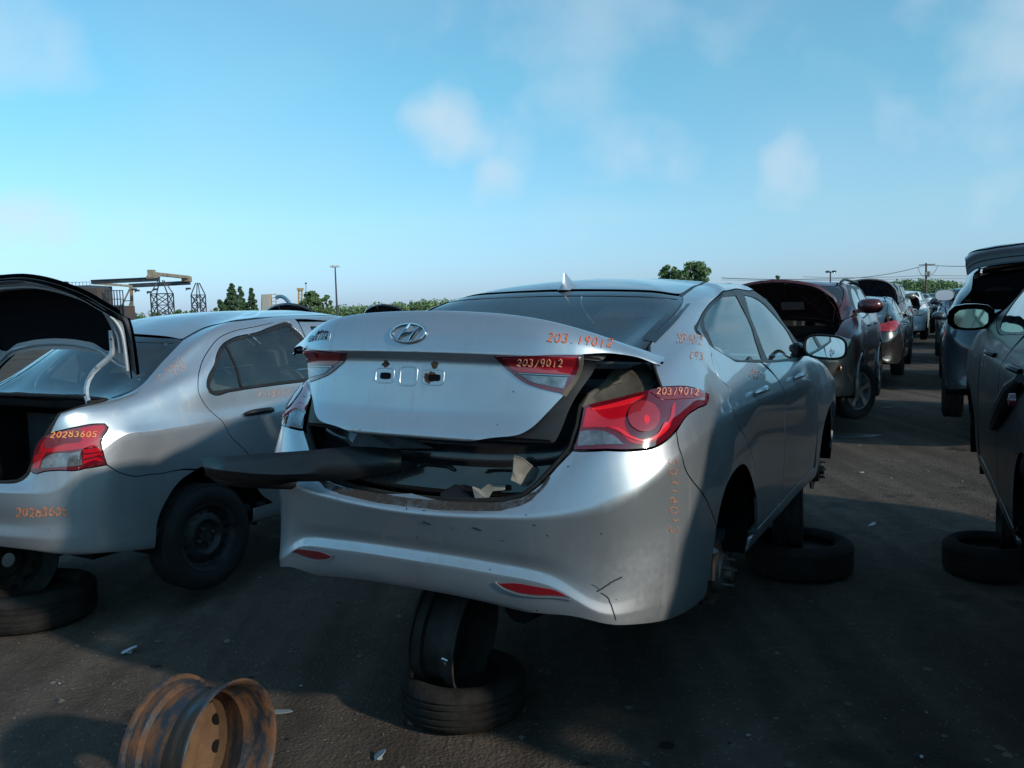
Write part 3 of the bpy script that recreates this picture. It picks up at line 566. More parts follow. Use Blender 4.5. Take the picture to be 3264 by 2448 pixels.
def rig_glass(s, root, glass_side, glass_rear, both=True, skip=()):
    for n, src in (('rear_window', 'rear_window'), ('front_window', 'front_window')):
        if n not in skip: panel(n, s, UVO[src], glass_side, root, off=-.006, flange=0, both=True, gap=-.004)
    if 'quarter' not in skip: panel('quarter_window', s, UVO['quarter_window'], M_GLASS, root, off=-.001, flange=0, both=True)
    panel('window_surround', s, UVO['window_surround'], M_BLACK, root, off=-.003, both=True, holes=[UVO['rear_window'], UVO['front_window']])
    panel('windscreen', s, UVO['windscreen'], glass_side, root, off=-.003, flange=0, both='joined')
    if 'rear' not in skip: panel('rear_windscreen', s, UVO['rear_glass'], glass_rear, root, off=-.003, flange=0, both='joined')
def cabin(s, root, w=.6, y0=1.0, y1=3.3, seat=M_SEAT, zf=.33):
    """dark tub, seats, dashboard and wheel seen through the windows"""
    mb = MB(); mb.box((0, (y0 + y1) / 2 - .1, zf - .03), (1.5, y1 - y0 + .9, .04)); mb.box((0, y1 + .12, zf + .25), (1.42, .04, .62)); mb.box((0, y0 - .22, zf + .28), (1.1, .04, .56)); mb.build('cabin_floor', M_INT, root)
    mb = MB(); mb.box((0, y0 - .02, zf + .62), (1.16, .5, .03)); mb.build('parcel_shelf', M_INT, root)
    for yy, z in ((y0 + .28, zf + .02), (2.05, zf)):
        for x in (-.36, .36):
            mb = MB(); mb.box((x, yy + .22, z + .16), (.5, .5, .2), bev=.05)
            M = Matrix.Rotation(R(14), 3, 'X'); mb.box((x, yy - .04, z + .45), (.48, .16, .62), M, bev=.05)
            mb.box((x, yy - .17, z + .84), (.26, .10, .18), M, bev=.035); mb.bar((x - .06, yy - .13, z + .70), (x - .06, yy - .17, z + .82), .012); mb.bar((x + .06, yy - .13, z + .70), (x + .06, yy - .17, z + .82), .012)
            mb.build('seat', seat, root)
    mb = MB(); mb.box((0, y1 - .12, zf + .45), (1.36, .5, .28), bev=.08); mb.build('dashboard', M_INT, root)
    mb = MB(); c = Vector((-.36, y1 - .5, zf + .50)); a = Vector((0, math.cos(R(65)), math.sin(R(65))))
    mb.tube([c + Vector((1, 0, 0)) * .18 * math.cos(t) + a * .18 * math.sin(t) for t in [i * math.pi / 10 for i in range(20)]], .014, 6, closed=True); mb.bar(c - Vector((.17, 0, 0)), c + Vector((.17, 0, 0)), .05, .02); mb.build('steering_wheel', M_BLACK, root)
    for (nm, key, o, mm) in (('headliner', 'roof', -.03, M_LINER),): panel(nm, s, UVO[key], mm, root, off=o, flange=0, both='joined')
    for nm, key in (('door_trim', 'rear_door'), ('door_trim', 'front_door')): panel(nm, s, UVO[key], M_INT, root, off=-.05, flange=0, both=True)
def wells(s, root, ys=(.955, 3.66), zc=.30, r=.365, w=.30, x1=.845):
    mb = MB()
    for y in ys:
        for sx in (1, -1):
            M = Matrix.Translation((sx * (x1 - w), y, zc)) @ Matrix.Scale(sx, 4, (1, 0, 0))
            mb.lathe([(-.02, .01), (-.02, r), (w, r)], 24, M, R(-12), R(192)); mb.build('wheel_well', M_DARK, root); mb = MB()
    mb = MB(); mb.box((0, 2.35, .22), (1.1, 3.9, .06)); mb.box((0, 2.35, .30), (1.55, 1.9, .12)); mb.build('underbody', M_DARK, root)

LIDT = Matrix.Translation((.034, .62 - .012, 1.08 + .002)) @ Matrix.Rotation(R(1.59), 4, 'Z') @ Matrix.Rotation(R(.38), 4, 'Y') @ Matrix.Rotation(R(-12.93), 4, 'X') @ Matrix.Translation((0, -.62, -1.08))
def lid_net():
    c = []
    for x, d, rise, zc in ((0, 0, 0, 1.136), (.15, .004, 0, 1.134), (.3, .014, .0, 1.126), (.42, .036, .002, 1.112), (.52, .085, .006, 1.094), (.60, .145, .010, 1.074), (.68, .205, .014, 1.052), (.74, .27, .018, 1.034)):
        q = .985 + rise
        c.append([(x, d + .09, .70 + rise), (x, d + .036, .712 + rise), (x, d + .058 - .010 * min(1, x / .5), .795 + .10 * x * x), (x, d + .050, .89), (x, d + .044, .962 + rise), (x, d + .018, q), (x, d + .026, q + (zc - q) * .5), (x, d + .062, zc - .006), (x, d * .9 + .11, zc + .002), (x, .36 + d * .3, 1.13 - x * x * .13), (x * .97, .585 + d * .04, 1.118 - x * x * .05)])
    return c
LID = Surf(lid_net(), 8, {1: .6, 2: .55, 4: .6, 5: .9, 7: .2}, ELM @ LIDT, topmask=False)

def elantra():
    root = empty('saloon_car', ELM, 'silver saloon without wheels, its boot lid ajar above the open boot, nearest the viewer', 'car')
    def hdent(v, n):
        for (y, z) in ((1.47, .895), (2.45, .895)):
            d = math.exp(-((v[1] - y - .015) / .075)**2 - ((v[2] - z + .012) / .042)**2); v = v - n * .022 * d
        return v
    for k in ('side_frame', 'front_fender', 'sill'): panel(k, EL, UVO[k], SILVER, root, both=True)
    fr = panel('rear_door', EL, UVO['rear_door'], SILVER, root, both=True, dent=hdent); ff = panel('front_door', EL, UVO['front_door'], SILVER, root, both=True, dent=hdent)
    for dr, ys in ((fr, 1.47), (ff, 2.45)):
        for d, sx in zip(dr, (1, -1)):
            mb = MB(); P = []
            for t in range(9):
                a = t / 8; y = ys - .10 + .2 * a; o = .006 + .030 * math.sin(math.pi * min(1, a * 1.15))**.6 if a < .93 else .008
                q = EL.on(('s', y, .905)) ; n = Vector(EL.nrm(EL.pt(('s', y, .905)))); q = q + n * o; P.append(Vector((q.x * sx, q.y, q.z)))
            mb.tube(P, [.006, .012, .014, .015, .015, .015, .014, .012, .008], 8); mb.build('handle', SILVER, d)
    panel('roof', EL, UVO['roof'], SILVER, root, both='joined'); panel('hood', EL, UVO['hood'], SILVER, root, both='joined')
    bm_ = panel('rear_bumper', EL, UVO['rear_bumper'], SILVER, root, both='joined', flange=.03); panel('front_bumper', EL, UVO['front_bumper'], SILVER, root, both='joined')
    for q in panel('headlight', EL, UVO['headlight'], M_CLR, root, both=True): pass
    panel('grille', EL, UVO['grille'], M_BLACK, root, both='joined', off=-.01)
    rig_glass(EL, root, GLASS, GLASS_D)
    cabin(EL, root, y0=1.02)
    wells(EL, root)
    # black band of the drip channel along the roof
    strip(EL, 'roof_moulding', [('u', 3.30, 8.2), ('u', 3.36, 8.7), ('u', 3.33, 9.0), ('u', 4.4, 9.16), ('u', 6, 9.33), ('u', 8.3, 9.39), ('u', 11, 9.41), ('u', 13, 9.39), ('u', 14.6, 9.31)], .022, M_BLACK, root, off=-.004, h=.003)
    strip(EL, 'roof_moulding', [('u', 3.33, 9.0), ('u', 4.4, 9.16), ('u', 6, 9.33), ('u', 8.3, 9.39), ('u', 11, 9.41), ('u', 13, 9.39), ('u', 14.6, 9.31)], .022, M_BLACK, root, off=-.004, h=.003, mirror=True)
    strip(EL, 'rear_glass_border', [('u', 0, 8.86), ('u', 2, 8.86), ('u', 3.1, 8.88), ('u', 3.22, 8.6), ('u', 3.26, 8.3), ('u', 3.2, 8.1)], .055, mat('ceramic_border', (.006, .007, .008), .12, 0, .7, coat=.5), root, off=-.0015, h=.0005, both='joined')
    # --- rear lamps
    for sx, tl in zip((1, -1), panel('taillight', EL, UVO['taillight'], M_REDD, root, both=True, off=.004, flange=.05)):
        mir = sx < 0
        panel('clear_lens', EL, [('p', 1838, 1424, '*'), ('p', 1846, 1374, '*'), ('p', 1880, 1371), ('p', 1935, 1378), ('p', 1972, 1400), ('p', 1990, 1419, '*'), ('p', 1920, 1421)], M_CLR, tl, off=.006, flange=.003, mirror=mir, step=.01)
        panel('bright_lens', EL, [('p', 1853, 1366, '*'), ('p', 1866, 1302, '*'), ('p', 1980, 1280), ('p', 2045, 1266), ('p', 2010, 1300), ('p', 1995, 1330), ('p', 1998, 1370), ('p', 2020, 1396), ('p', 2060, 1400), ('p', 2105, 1370), ('p', 2130, 1330), ('p', 2140, 1290), ('p', 2152, 1275, '*'), ('p', 2146, 1330), ('p', 2115, 1385), ('p', 2060, 1417), ('p', 2008, 1414), ('p', 1975, 1385), ('p', 1930, 1368)], M_REDL, tl, off=.006, flange=.003, mirror=mir, step=.01)
        panel('swoosh_lens', EL, [('p', 1930, 1363, '*'), ('p', 1975, 1366), ('p', 2008, 1388), ('p', 2045, 1400), ('p', 2090, 1382), ('p', 2122, 1345), ('p', 2130, 1350), ('p', 2098, 1394), ('p', 2048, 1411), ('p', 2000, 1398), ('p', 1965, 1376)], M_REDB, tl, off=.0085, flange=.003, mirror=mir, step=.01)
        panel('upper_lens', EL, [('p', 1880, 1304, '*'), ('p', 1960, 1287), ('p', 2030, 1268), ('p', 2060, 1262, '*'), ('p', 2030, 1282), ('p', 1960, 1302), ('p', 1885, 1312, '*')], M_REDB, tl, off=.0085, flange=.003, mirror=mir, step=.01)
        for i_ in range(3):
            for j_ in range(4): panel('lamp_diode', EL, [('p', 1912 + j_ * 13 + 4 * math.cos(a) - i_ * 3, 1318 + i_ * 24 + 4 * math.sin(a)) for a in [k_ * math.pi / 3 for k_ in range(6)]], M_ROSE, tl, off=.0075, flange=.001, mirror=mir, step=.01)
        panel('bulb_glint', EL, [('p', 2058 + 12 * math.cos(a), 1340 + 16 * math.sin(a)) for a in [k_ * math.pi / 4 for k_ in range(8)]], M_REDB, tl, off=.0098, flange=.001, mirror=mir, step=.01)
        panel('round_lens', EL, [('p', 2050 + 52 * math.cos(a), 1330 + 50 * math.sin(a)) for a in [i * math.pi / 8 for i in range(16)]], M_ROSE, tl, off=.0085, flange=.004, mirror=mir, step=.01)
        panel('tip_lens', EL, [('p', 2105, 1242, '*'), ('p', 2165, 1238), ('p', 2212, 1243), ('p', 2246, 1260), ('p', 2170, 1275), ('p', 2090, 1268), ('p', 2070, 1252, '*')], mat('dusty_red_lens', (.16, .02, .03), .35, 0, .6, coat=.5, noise_amt=.3), tl, off=.0065, flange=.002, mirror=mir, step=.01)
        if not mir: writing(EL, 'pen_number', '203/9012', (2088, 1262), (2218, 1262), (3, -22), .0028, M_PENL, tl, off=.010, rough=1, seed=4)
        rf = panel('reflector', EL, [('p', 1582, 1857, '*'), ('p', 1640, 1856), ('p', 1720, 1869), ('p', 1790, 1888), ('p', 1820, 1908, '*'), ('p', 1740, 1899), ('p', 1640, 1886), ('p', 1605, 1872)], M_REFL, root, off=.003, flange=.006, mirror=mir, step=.01)
        strip(EL, 'reflector_rim', [('p', 1580, 1856), ('p', 1600, 1872), ('p', 1640, 1889), ('p', 1740, 1902), ('p', 1822, 1911)], .006, SILVER, rf, off=.001, h=.005, mirror=mir)
    # --- pen marks and scratches on the skin
    writing(EL, 'pen_number', '20319012', (2158, 1460), (2160, 1700), (-24, 0), .0028, M_PENW, bm_, seed=2, rough=1)
    writing(EL, 'pen_number', '203/9012', (2155, 1090), (2235, 1096), (4, -26), .003, M_PENF, root, seed=3, rough=3)
    writing(EL, 'pen_number', 'c93', (2200, 1142), (2240, 1146), (3, -24), .003, M_PENF, root, seed=5, rough=3)
    writing(EL, 'pen_number', '20319', (2388, 1200), (2436, 1216), (6, -22), .003, M_PENF, root, seed=6, rough=2)
    def scr(pts, w=.004, m=M_SCR, s=EL, nm='scratch', par=None, off=.0006): return strip(s, nm, [('p', *p) for p in pts], w, m, par or bm_, off=off, h=.001, step=.006)
    scr([(1348, 1663), (1360, 1667), (1374, 1673)], .006); scr([(1508, 1681), (1520, 1685), (1534, 1691)], .006); scr([(1442, 1683), (1445, 1684)], .006); scr([(1700, 1672), (1707, 1675)], .004); scr([(1600, 1722), (1606, 1725)], .004)
    scr([(1903, 1885), (1925, 1872), (1945, 1858), (1982, 1839)], .005); scr([(1915, 1890), (1932, 1900), (1944, 1920), (1955, 1950), (1963, 1977)], .004); scr([(1885, 1862), (1898, 1868), (1910, 1878)], .0016)
    scr([(1212, 1612), (1222, 1608), (1232, 1609)], .003); scr([(1296, 1618), (1297, 1625)], .003); scr([(1348, 1627), (1356, 1628)], .003); scr([(1675, 1640), (1679, 1643)], .003); scr([(1810, 1486), (1812, 1488)], .006)
    # rust and grime where the lid used to close
    GV = EL.pt(('p', 1314, 1603))[1] / EL.K
    for mir in (False, True): strip(EL, 'rust_streak', [('u', 0, GV), ('p', 1400, 1610), ('p', 1500, 1614), ('p', 1600, 1613), ('p', 1660, 1600), ('p', 1690, 1584)] + ([] if mir else [('p', 1725, 1558), ('p', 1750, 1520)]), [.034, .038, .036, .034, .026, .012], M_GRIME, bm_, off=.0003, h=.0006, mirror=mir)
    # shark-fin aerial
    mb = MB(); P = []
    b0 = EL.on(('t', .0, 1.30)); zc = b0.z
    rings = [(0, .045, 1.26, 1.47), (.012, .036, 1.268, 1.455), (.03, .018, 1.275, 1.42), (.05, .009, 1.285, 1.375), (.068, .005, 1.292, 1.335), (.078, .002, 1.296, 1.315)]
    V = []; n = 14
    for h, wd, ya, yb in rings:
        for k in range(n):
            a = 2 * math.pi * k / n; V.append((wd * math.sin(a), (ya + yb) / 2 - (yb - ya) / 2 * math.cos(a), zc + h - .004 + (.010 if h < .02 else .0) * (math.cos(a) < 0)))
    F = [(i * n + k, i * n + (k + 1) % n, (i + 1) * n + (k + 1) % n, (i + 1) * n + k) for i in range(len(rings) - 1) for k in range(n)] + [tuple((len(rings) - 1) * n + k for k in range(n))]
    mb.add(V, F); mb.build('roof_aerial', SILVER, root, ang=60)
    # --- door mirror
    def emirror(sx):
        mb = MB(); c = EL.on(('u', 13.9, 7.0)); c = Vector((sx * .94, 2.86, 1.055))
        prof = []
        V = []; n = 20
        for (yy, sx_, sz_) in ((0, 1, 1), (.02, 1.02, 1.02), (.06, .96, .95), (.10, .78, .8), (.13, .45, .5), (.14, .1, .1)):
            for k in range(n):
                a = 2 * math.pi * k / n; cc, ss = math.cos(a), math.sin(a); r = (abs(cc)**3.2 + abs(ss)**3.2)**(-1 / 3.2)
                V.append(c + Vector((cc * r * .115 * sx_ * 1.0, yy, ss * r * .068 * sz_ - cc * sx * .008)))
        F = [(i * n + k, i * n + (k + 1) % n, (i + 1) * n + (k + 1) % n, (i + 1) * n + k) for i in range(5) for k in range(n)] + [tuple(5 * n + k for k in range(n))]
        mb.add(V, F); h = mb.build('door_mirror', SILVER, root, ang=60)
        mb = MB(); rim = [c + Vector((math.cos(a) * (abs(math.cos(a))**3.2 + abs(math.sin(a))**3.2)**(-1 / 3.2) * .113, -.002, math.sin(a) * (abs(math.cos(a))**3.2 + abs(math.sin(a))**3.2)**(-1 / 3.2) * .066 - math.cos(a) * sx * .008)) for a in [2 * math.pi * k / 32 for k in range(32)]]
        mb.tube(rim, .008, 6, closed=True); b = Vector((sx * .77, 2.98, 1.01)); mb.box((b + Vector((sx * .0, -.02, .02))), (.05, .14, .09), bev=.015); mb.bar(b + Vector((sx * .0, -.02, .01)), c + Vector((-sx * .06, .05, -.03)), .06, .05); mb.build('mirror_arm', M_BLACK, h)
        mb = MB(); mb.add([p + Vector((0, .006, 0)) for p in rim], [tuple(range(32))]); g = mb.build('mirror_glass', M_MIRROR, h, smooth=False)
    emirror(1); emirror(-1)
    # --- the loose boot lid
    lr = bpy.data.objects.new('boot_lid', None)
    lid = panel('boot_lid', LID, [('u', 0, .75, '*'), ('u', 1, .75), ('p', 1562, 1396), ('p', 1664, 1381), ('p', 1731, 1329), ('p', 1795, 1262, '*'), ('p', 1848, 1161), ('p', 1856, 1129, '*'), ('p', 1962, 1127), ('p', 2057, 1147), ('p', 2104, 1164, '*'), ('u', 6.95, 7.4), ('u', 6.8, 8.3, '*'), ('u', 6.3, 9.2), ('u', 5.6, 10, '*'), ('u', 0, 10, '*')], SILVER, None, both='joined', off=0, flange=.009, gap=0, step=.01)
    lid.parent = root; lid.matrix_local = LIDT
    def onlid(o): return o
    inn = panel('lid_inner_panel', LID, [('u', 0, 1.0, '*'), ('u', 3.6, 1.0), ('u', 4.2, 3), ('u', 4.9, 4.5), ('u', 5.4, 7.5), ('u', 5.2, 9.7, '*'), ('u', 0, 9.7, '*')], M_BLACK, lid, both='joined', off=-.025, flange=0)
    LO = [('p', 1572, 1133, '*'), ('p', 1700, 1131), ('p', 1849, 1129, '*'), ('p', 1848, 1160), ('p', 1794, 1258, '*'), ('p', 1730, 1243), ('p', 1678, 1226), ('p', 1630, 1192), ('p', 1598, 1160)]
    for sx, tl in zip((1, -1), panel('reversing_light', LID, LO, M_REDD, lid, both=True, off=.004, flange=.03, step=.01)):
        mir = sx < 0
        panel('red_lens', LID, [('p', 1600, 1138, '*'), ('p', 1838, 1136, '*'), ('p', 1836, 1160), ('p', 1818, 1197, '*'), ('p', 1735, 1193), ('p', 1655, 1190, '*'), ('p', 1620, 1163)], mat('lid_red_lens', (.30, .010, .018), .10, 0, .8, coat=.8), tl, mirror=mir, off=.006, flange=.002, step=.01)
        panel('clear_lens', LID, [('p', 1655, 1193, '*'), ('p', 1735, 1197), ('p', 1812, 1201, '*'), ('p', 1798, 1242, '*'), ('p', 1740, 1231), ('p', 1690, 1218)], M_CLR, tl, mirror=mir, off=.006, flange=.002, step=.01)
        if not mir:
            writing(LID, 'pen_number', '203/9012', (1648, 1166), (1790, 1168), (4, -26), .0034, M_PENL, tl, off=.008, seed=9, rough=1)
            strip(LID, 'lamp_housing', [('p', 1851, 1131), ('p', 1850, 1160), ('p', 1796, 1260)], .02, mat('aged_housing', (.10, .08, .06), .6, noise_amt=.4), tl, off=-.002, h=.005)
        strip(LID, 'lamp_divider', [('p', 1655, 1191), ('p', 1735, 1195), ('p', 1816, 1199)], .004, M_CHROME2, tl, off=.005, h=.004, mirror=mir)
    writing(LID, 'pen_number', '203.19012', (1742, 1088), (1948, 1108), (7, -27), .0045, M_PEN, lid, seed=11, rough=1, slant=.05)
    # emblem: an oval ring and a leaning H
    e0 = Vector((-.012, 0, 1.022))
    def elp(x, z, off):
        uv = LID.pt(('r', abs(x) + 1e-4, z)); p = LID.pos(uv, off); return Vector((math.copysign(p.x, x), p.y, p.z))
    mb = MB(); A, B_ = .066, .0325
    zc_ = 1.046; ex = -.034
    ring = []
    for k in range(40):
        a = 2 * math.pi * k / 40; ring.append(elp(A * math.cos(a) + ex, zc_ + B_ * math.sin(a), .005))
    mb.tube(ring, .0042, 8, closed=True)
    def hb(pts, w):
        P = [elp(x + ex, zc_ + z, .005) for x, z in pts]; mb.tube(P, w, 6)
    hb([(-.034, -.026), (-.022, -.004), (-.010, .014), (-.002, .030)], [.004, .006, .0065, .004]); hb([(.010, -.029), (.018, -.012), (.030, .008), (.042, .024)], [.004, .0065, .006, .004]); hb([(-.022, -.006), (-.006, .002), (.010, .001), (.028, .006)], [.0055, .0065, .0065, .0055])
    mb.build('emblem', M_CHROME, lid)
    mb = MB()
    def letters(text, x0, x1, z0, h, w, m, nm, sl):
        mb = MB(); n = len(text); cw = (x1 - x0) / n
        for i, ch in enumerate(text):
            for pl in GL[ch]:
                P = [elp(x0 + cw * (i + .1 + .8 * px_) + sl * py_, z0 + h * py_, .003) for px_, py_ in pl]; mb.tube(P, w, 5)
        mb.build(nm, m, lid)
    letters('ELANTRA', -.505, -.372, 1.026, .020, .0022, M_CHROME, 'badge', .008)
    letters('Adsam', -.455, -.385, 1.046, .016, .0014, M_SCR, 'dealer_badge', .008)
    # plate mount: raised square, two slotted pads, two rusty screw holes (placed left of centre as the plate panel is)
    def ringp(cx, cz, w, h, r=.012, off=.001):
        pts = []
        for k in range(32):
            a = 2 * math.pi * k / 32; cc, ss = math.cos(a), math.sin(a); q = (abs(cc)**5 + abs(ss)**5)**(-1 / 5); pts.append(elp(cx + cc * q * w / 2, cz + ss * q * h / 2, off))
        return pts
    mb = MB(); mb.tube(ringp(-.033, .910, .066, .062, off=-.001), .0035, 6, closed=True); mb.tube(ringp(.063, .909, .074, .05, off=-.001), .003, 6, closed=True); mb.tube(ringp(-.128, .909, .074, .05, off=-.001), .003, 6, closed=True); mb.build('plate_mount', SILVER, lid)
    for cx in (-.124, .067):
        mb = MB(); r_ = ringp(cx, .907, .042, .022, off=.0022); mb.add(r_, [tuple(range(32))]); mb.build('plate_slot', M_DARK, lid)
        mb = MB(); rng = random.Random(int(cx * 1000)); r_ = []
        for k in range(16):
            a = 2 * math.pi * k / 16; q = .013 * rng.uniform(.7, 1.25); r_.append(elp(cx - .004 + q * math.cos(a), 0.946 + q * math.sin(a), .0022))
        mb.add(r_, [tuple(range(16))]); r2_ = []
        mb.build('screw_hole', M_RUST, lid)
        mb = MB(); rng = random.Random(int(cx * 77)); r_ = []
        for k in range(20):
            a = 2 * math.pi * k / 20; q = rng.uniform(.75, 1.3); r_.append(elp(cx - .018 + .022 * q * math.cos(a), .906 + .018 * q * math.sin(a), .0012))
        if cx > 0: mb.add(r_, [tuple(range(20))]); mb.build('rust_patch', M_RUST, lid)
    # rust on far corner of the lid
    # --- boot opening: rear panel, floor, inner quarters
    mb = MB()
    rows = [(.62, .16), (.64, .125), (.655, .115), (.70, .125), (.735, .13), (.75, .15), (.775, .15), (.80, .165), (.805, .20), (.80, .24)]
    xs = [-.58 + 1.16 * i / 24 for i in range(25)]; V = []
    for x in xs:
        for z, y in rows: V.append((x, y + (abs(x) / .58)**2.5 * .13, z + (abs(x) / .58)**4 * .05))
    nr = len(rows); F = [(i * nr + j, (i + 1) * nr + j, (i + 1) * nr + j + 1, i * nr + j + 1) for i in range(24) for j in range(nr - 1)]; mb.add(V, F)
    for x0, x1 in ((-.02, .12), (.24, .36), (-.36, -.22)):
        mb.tube([(x0, .122 + (x0 / .58)**2 * .08, .722), (x0 + .02, .112, .732), ((x0 + x1) / 2, .112 + abs((x0 + x1) / 1.16)**2.5 * .13, .733), (x1 - .02, .112 + abs(x1 / .58)**2.5 * .13, .732), (x1, .125 + abs(x1 / .58)**2.5 * .13, .720)], .006, 6)
    mb.build('boot_rear_panel', M_CAST, root)
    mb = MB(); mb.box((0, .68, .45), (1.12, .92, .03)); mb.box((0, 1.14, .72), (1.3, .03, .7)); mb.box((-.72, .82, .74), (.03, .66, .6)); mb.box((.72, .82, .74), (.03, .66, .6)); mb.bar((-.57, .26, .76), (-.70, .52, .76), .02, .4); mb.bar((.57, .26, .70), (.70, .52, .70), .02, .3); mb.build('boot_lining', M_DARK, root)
    # inner wheel housing and corner metal seen beside the lamp
    def dpt(q): return -.035 - .05 * abs(noise.noise(Vector(q) * 7)) - .02 * math.sin(q[2] * 40)
    panel('inner_quarter', EL, [('p', 1862, 1292, '*'), ('p', 1930, 1283), ('p', 2066, 1250), ('p', 2108, 1240, '*'), ('p', 2092, 1192), ('p', 2076, 1150), ('p', 2066, 1110, '*'), ('p', 2010, 1120), ('p', 1950, 1160), ('p', 1925, 1215), ('p', 1880, 1235)], M_DIRTY, root, off=0, offf=dpt, flange=.03)
    mb = MB()
    mb.tube([EL.on(q, -.03) for q in (('p', 1858, 1330), ('p', 1862, 1296), ('p', 1890, 1245), ('p', 1935, 1205), ('p', 1980, 1190))], .010, 8); mb.build('gutter_flange', M_DIRTY, root)
    strip(EL, 'boot_seal', [('p', 2070, 1104), ('p', 2077, 1151), ('p', 2092, 1192), ('p', 2108, 1236)], .012, M_RUB, root, off=-.004, h=.008)
    mb = MB(); SE = [EL.on(q, -.012) for q in [('p', 1312, 1578), ('p', 1402, 1585), ('p', 1516, 1590), ('p', 1615, 1586), ('p', 1665, 1572), ('p', 1710, 1540), ('p', 1760, 1488), ('p', 1815, 1425), ('p', 1840, 1355), ('p', 1853, 1290)]]
    SE2 = [Vector((-p.x, p.y, p.z)) for p in SE[::-1]] + SE; mb.tube(SE2, .009, 7); mb.build('boot_seal', M_RUB, root)
    # torn liner scraps
    def scrap(P, m_, nm):
        mb = MB(); mb.prism(P, (0, 0, 0), (0, .004, .002)); mb.build(nm, m_, root, smooth=False)
    def wp(px, py, y):           # place on a plane of constant depth in the car
        o = EL.camL; d = EL.im3 @ ray(px, py); return o + d * ((y - o.y) / d.y)
    scrap([wp(1638, 1453, .085), wp(1665, 1462, .10), wp(1700, 1490, .15), wp(1718, 1500, .18), wp(1705, 1530, .17), wp(1668, 1552, .13), wp(1650, 1540, .10), wp(1628, 1530, .085), wp(1636, 1505, .08)], M_CARD, 'torn_lining')
    scrap([wp(1505, 1553, .07), wp(1530, 1562, .08), wp(1552, 1546, .09), wp(1610, 1548, .11), wp(1608, 1562, .10), wp(1570, 1566, .09), wp(1555, 1592, .07), wp(1515, 1592, .065)], M_CARD, 'torn_lining')
    scrap([wp(1405, 1570, .07), wp(1450, 1545, .09), wp(1500, 1560, .09), wp(1515, 1594, .065), wp(1402, 1592, .065)], M_BLACK, 'torn_lining')
    scrap([wp(1112, 1430, .10), wp(1145, 1372, .14), wp(1215, 1380, .14), wp(1300, 1395, .14), wp(1380, 1430, .10), wp(1250, 1430, .09)], mat('grey_cover', (.10, .10, .105), .5, noise_amt=.3), 'latch_cover')
    # rear brake and stub
    def hub(y, z, sx):
        mb = MB(); M = Matrix.Translation((sx * .77, y, z)) @ Matrix.Scale(sx, 4, (1, 0, 0))
        mb.lathe([(-.12, .0), (-.12, .06), (0, .07), (0, .13), (.012, .13), (.012, .085), (.05, .075), (.055, .03), (.08, .028), (.08, 0)], 28, M)
        for k in range(5):
            a = 2 * math.pi * k / 5; mb.tube([M @ Vector((.05, .055 * math.cos(a), .055 * math.sin(a))), M @ Vector((.085, .055 * math.cos(a), .055 * math.sin(a)))], .006, 6)
        mb.box((sx * .77, y - .11, z + .06), (.09, .07, .13), bev=.012); mb.build('brake_hub', M_STEEL, root)
    for sx in (1, -1): hub(1.03, .215, sx); hub(3.66, .2, sx)
    mb = MB(); mb.tube([(-.6, .9, .22), (.6, .9, .22)], .04, 8); mb.tube([(.62, 1.3, .24), (.66, .9, .2)], .03, 6); mb.tube([(.3, .25, .25), (.35, .6, .24)], .07, 10); mb.build('rear_axle', M_DARK, root)
    return root
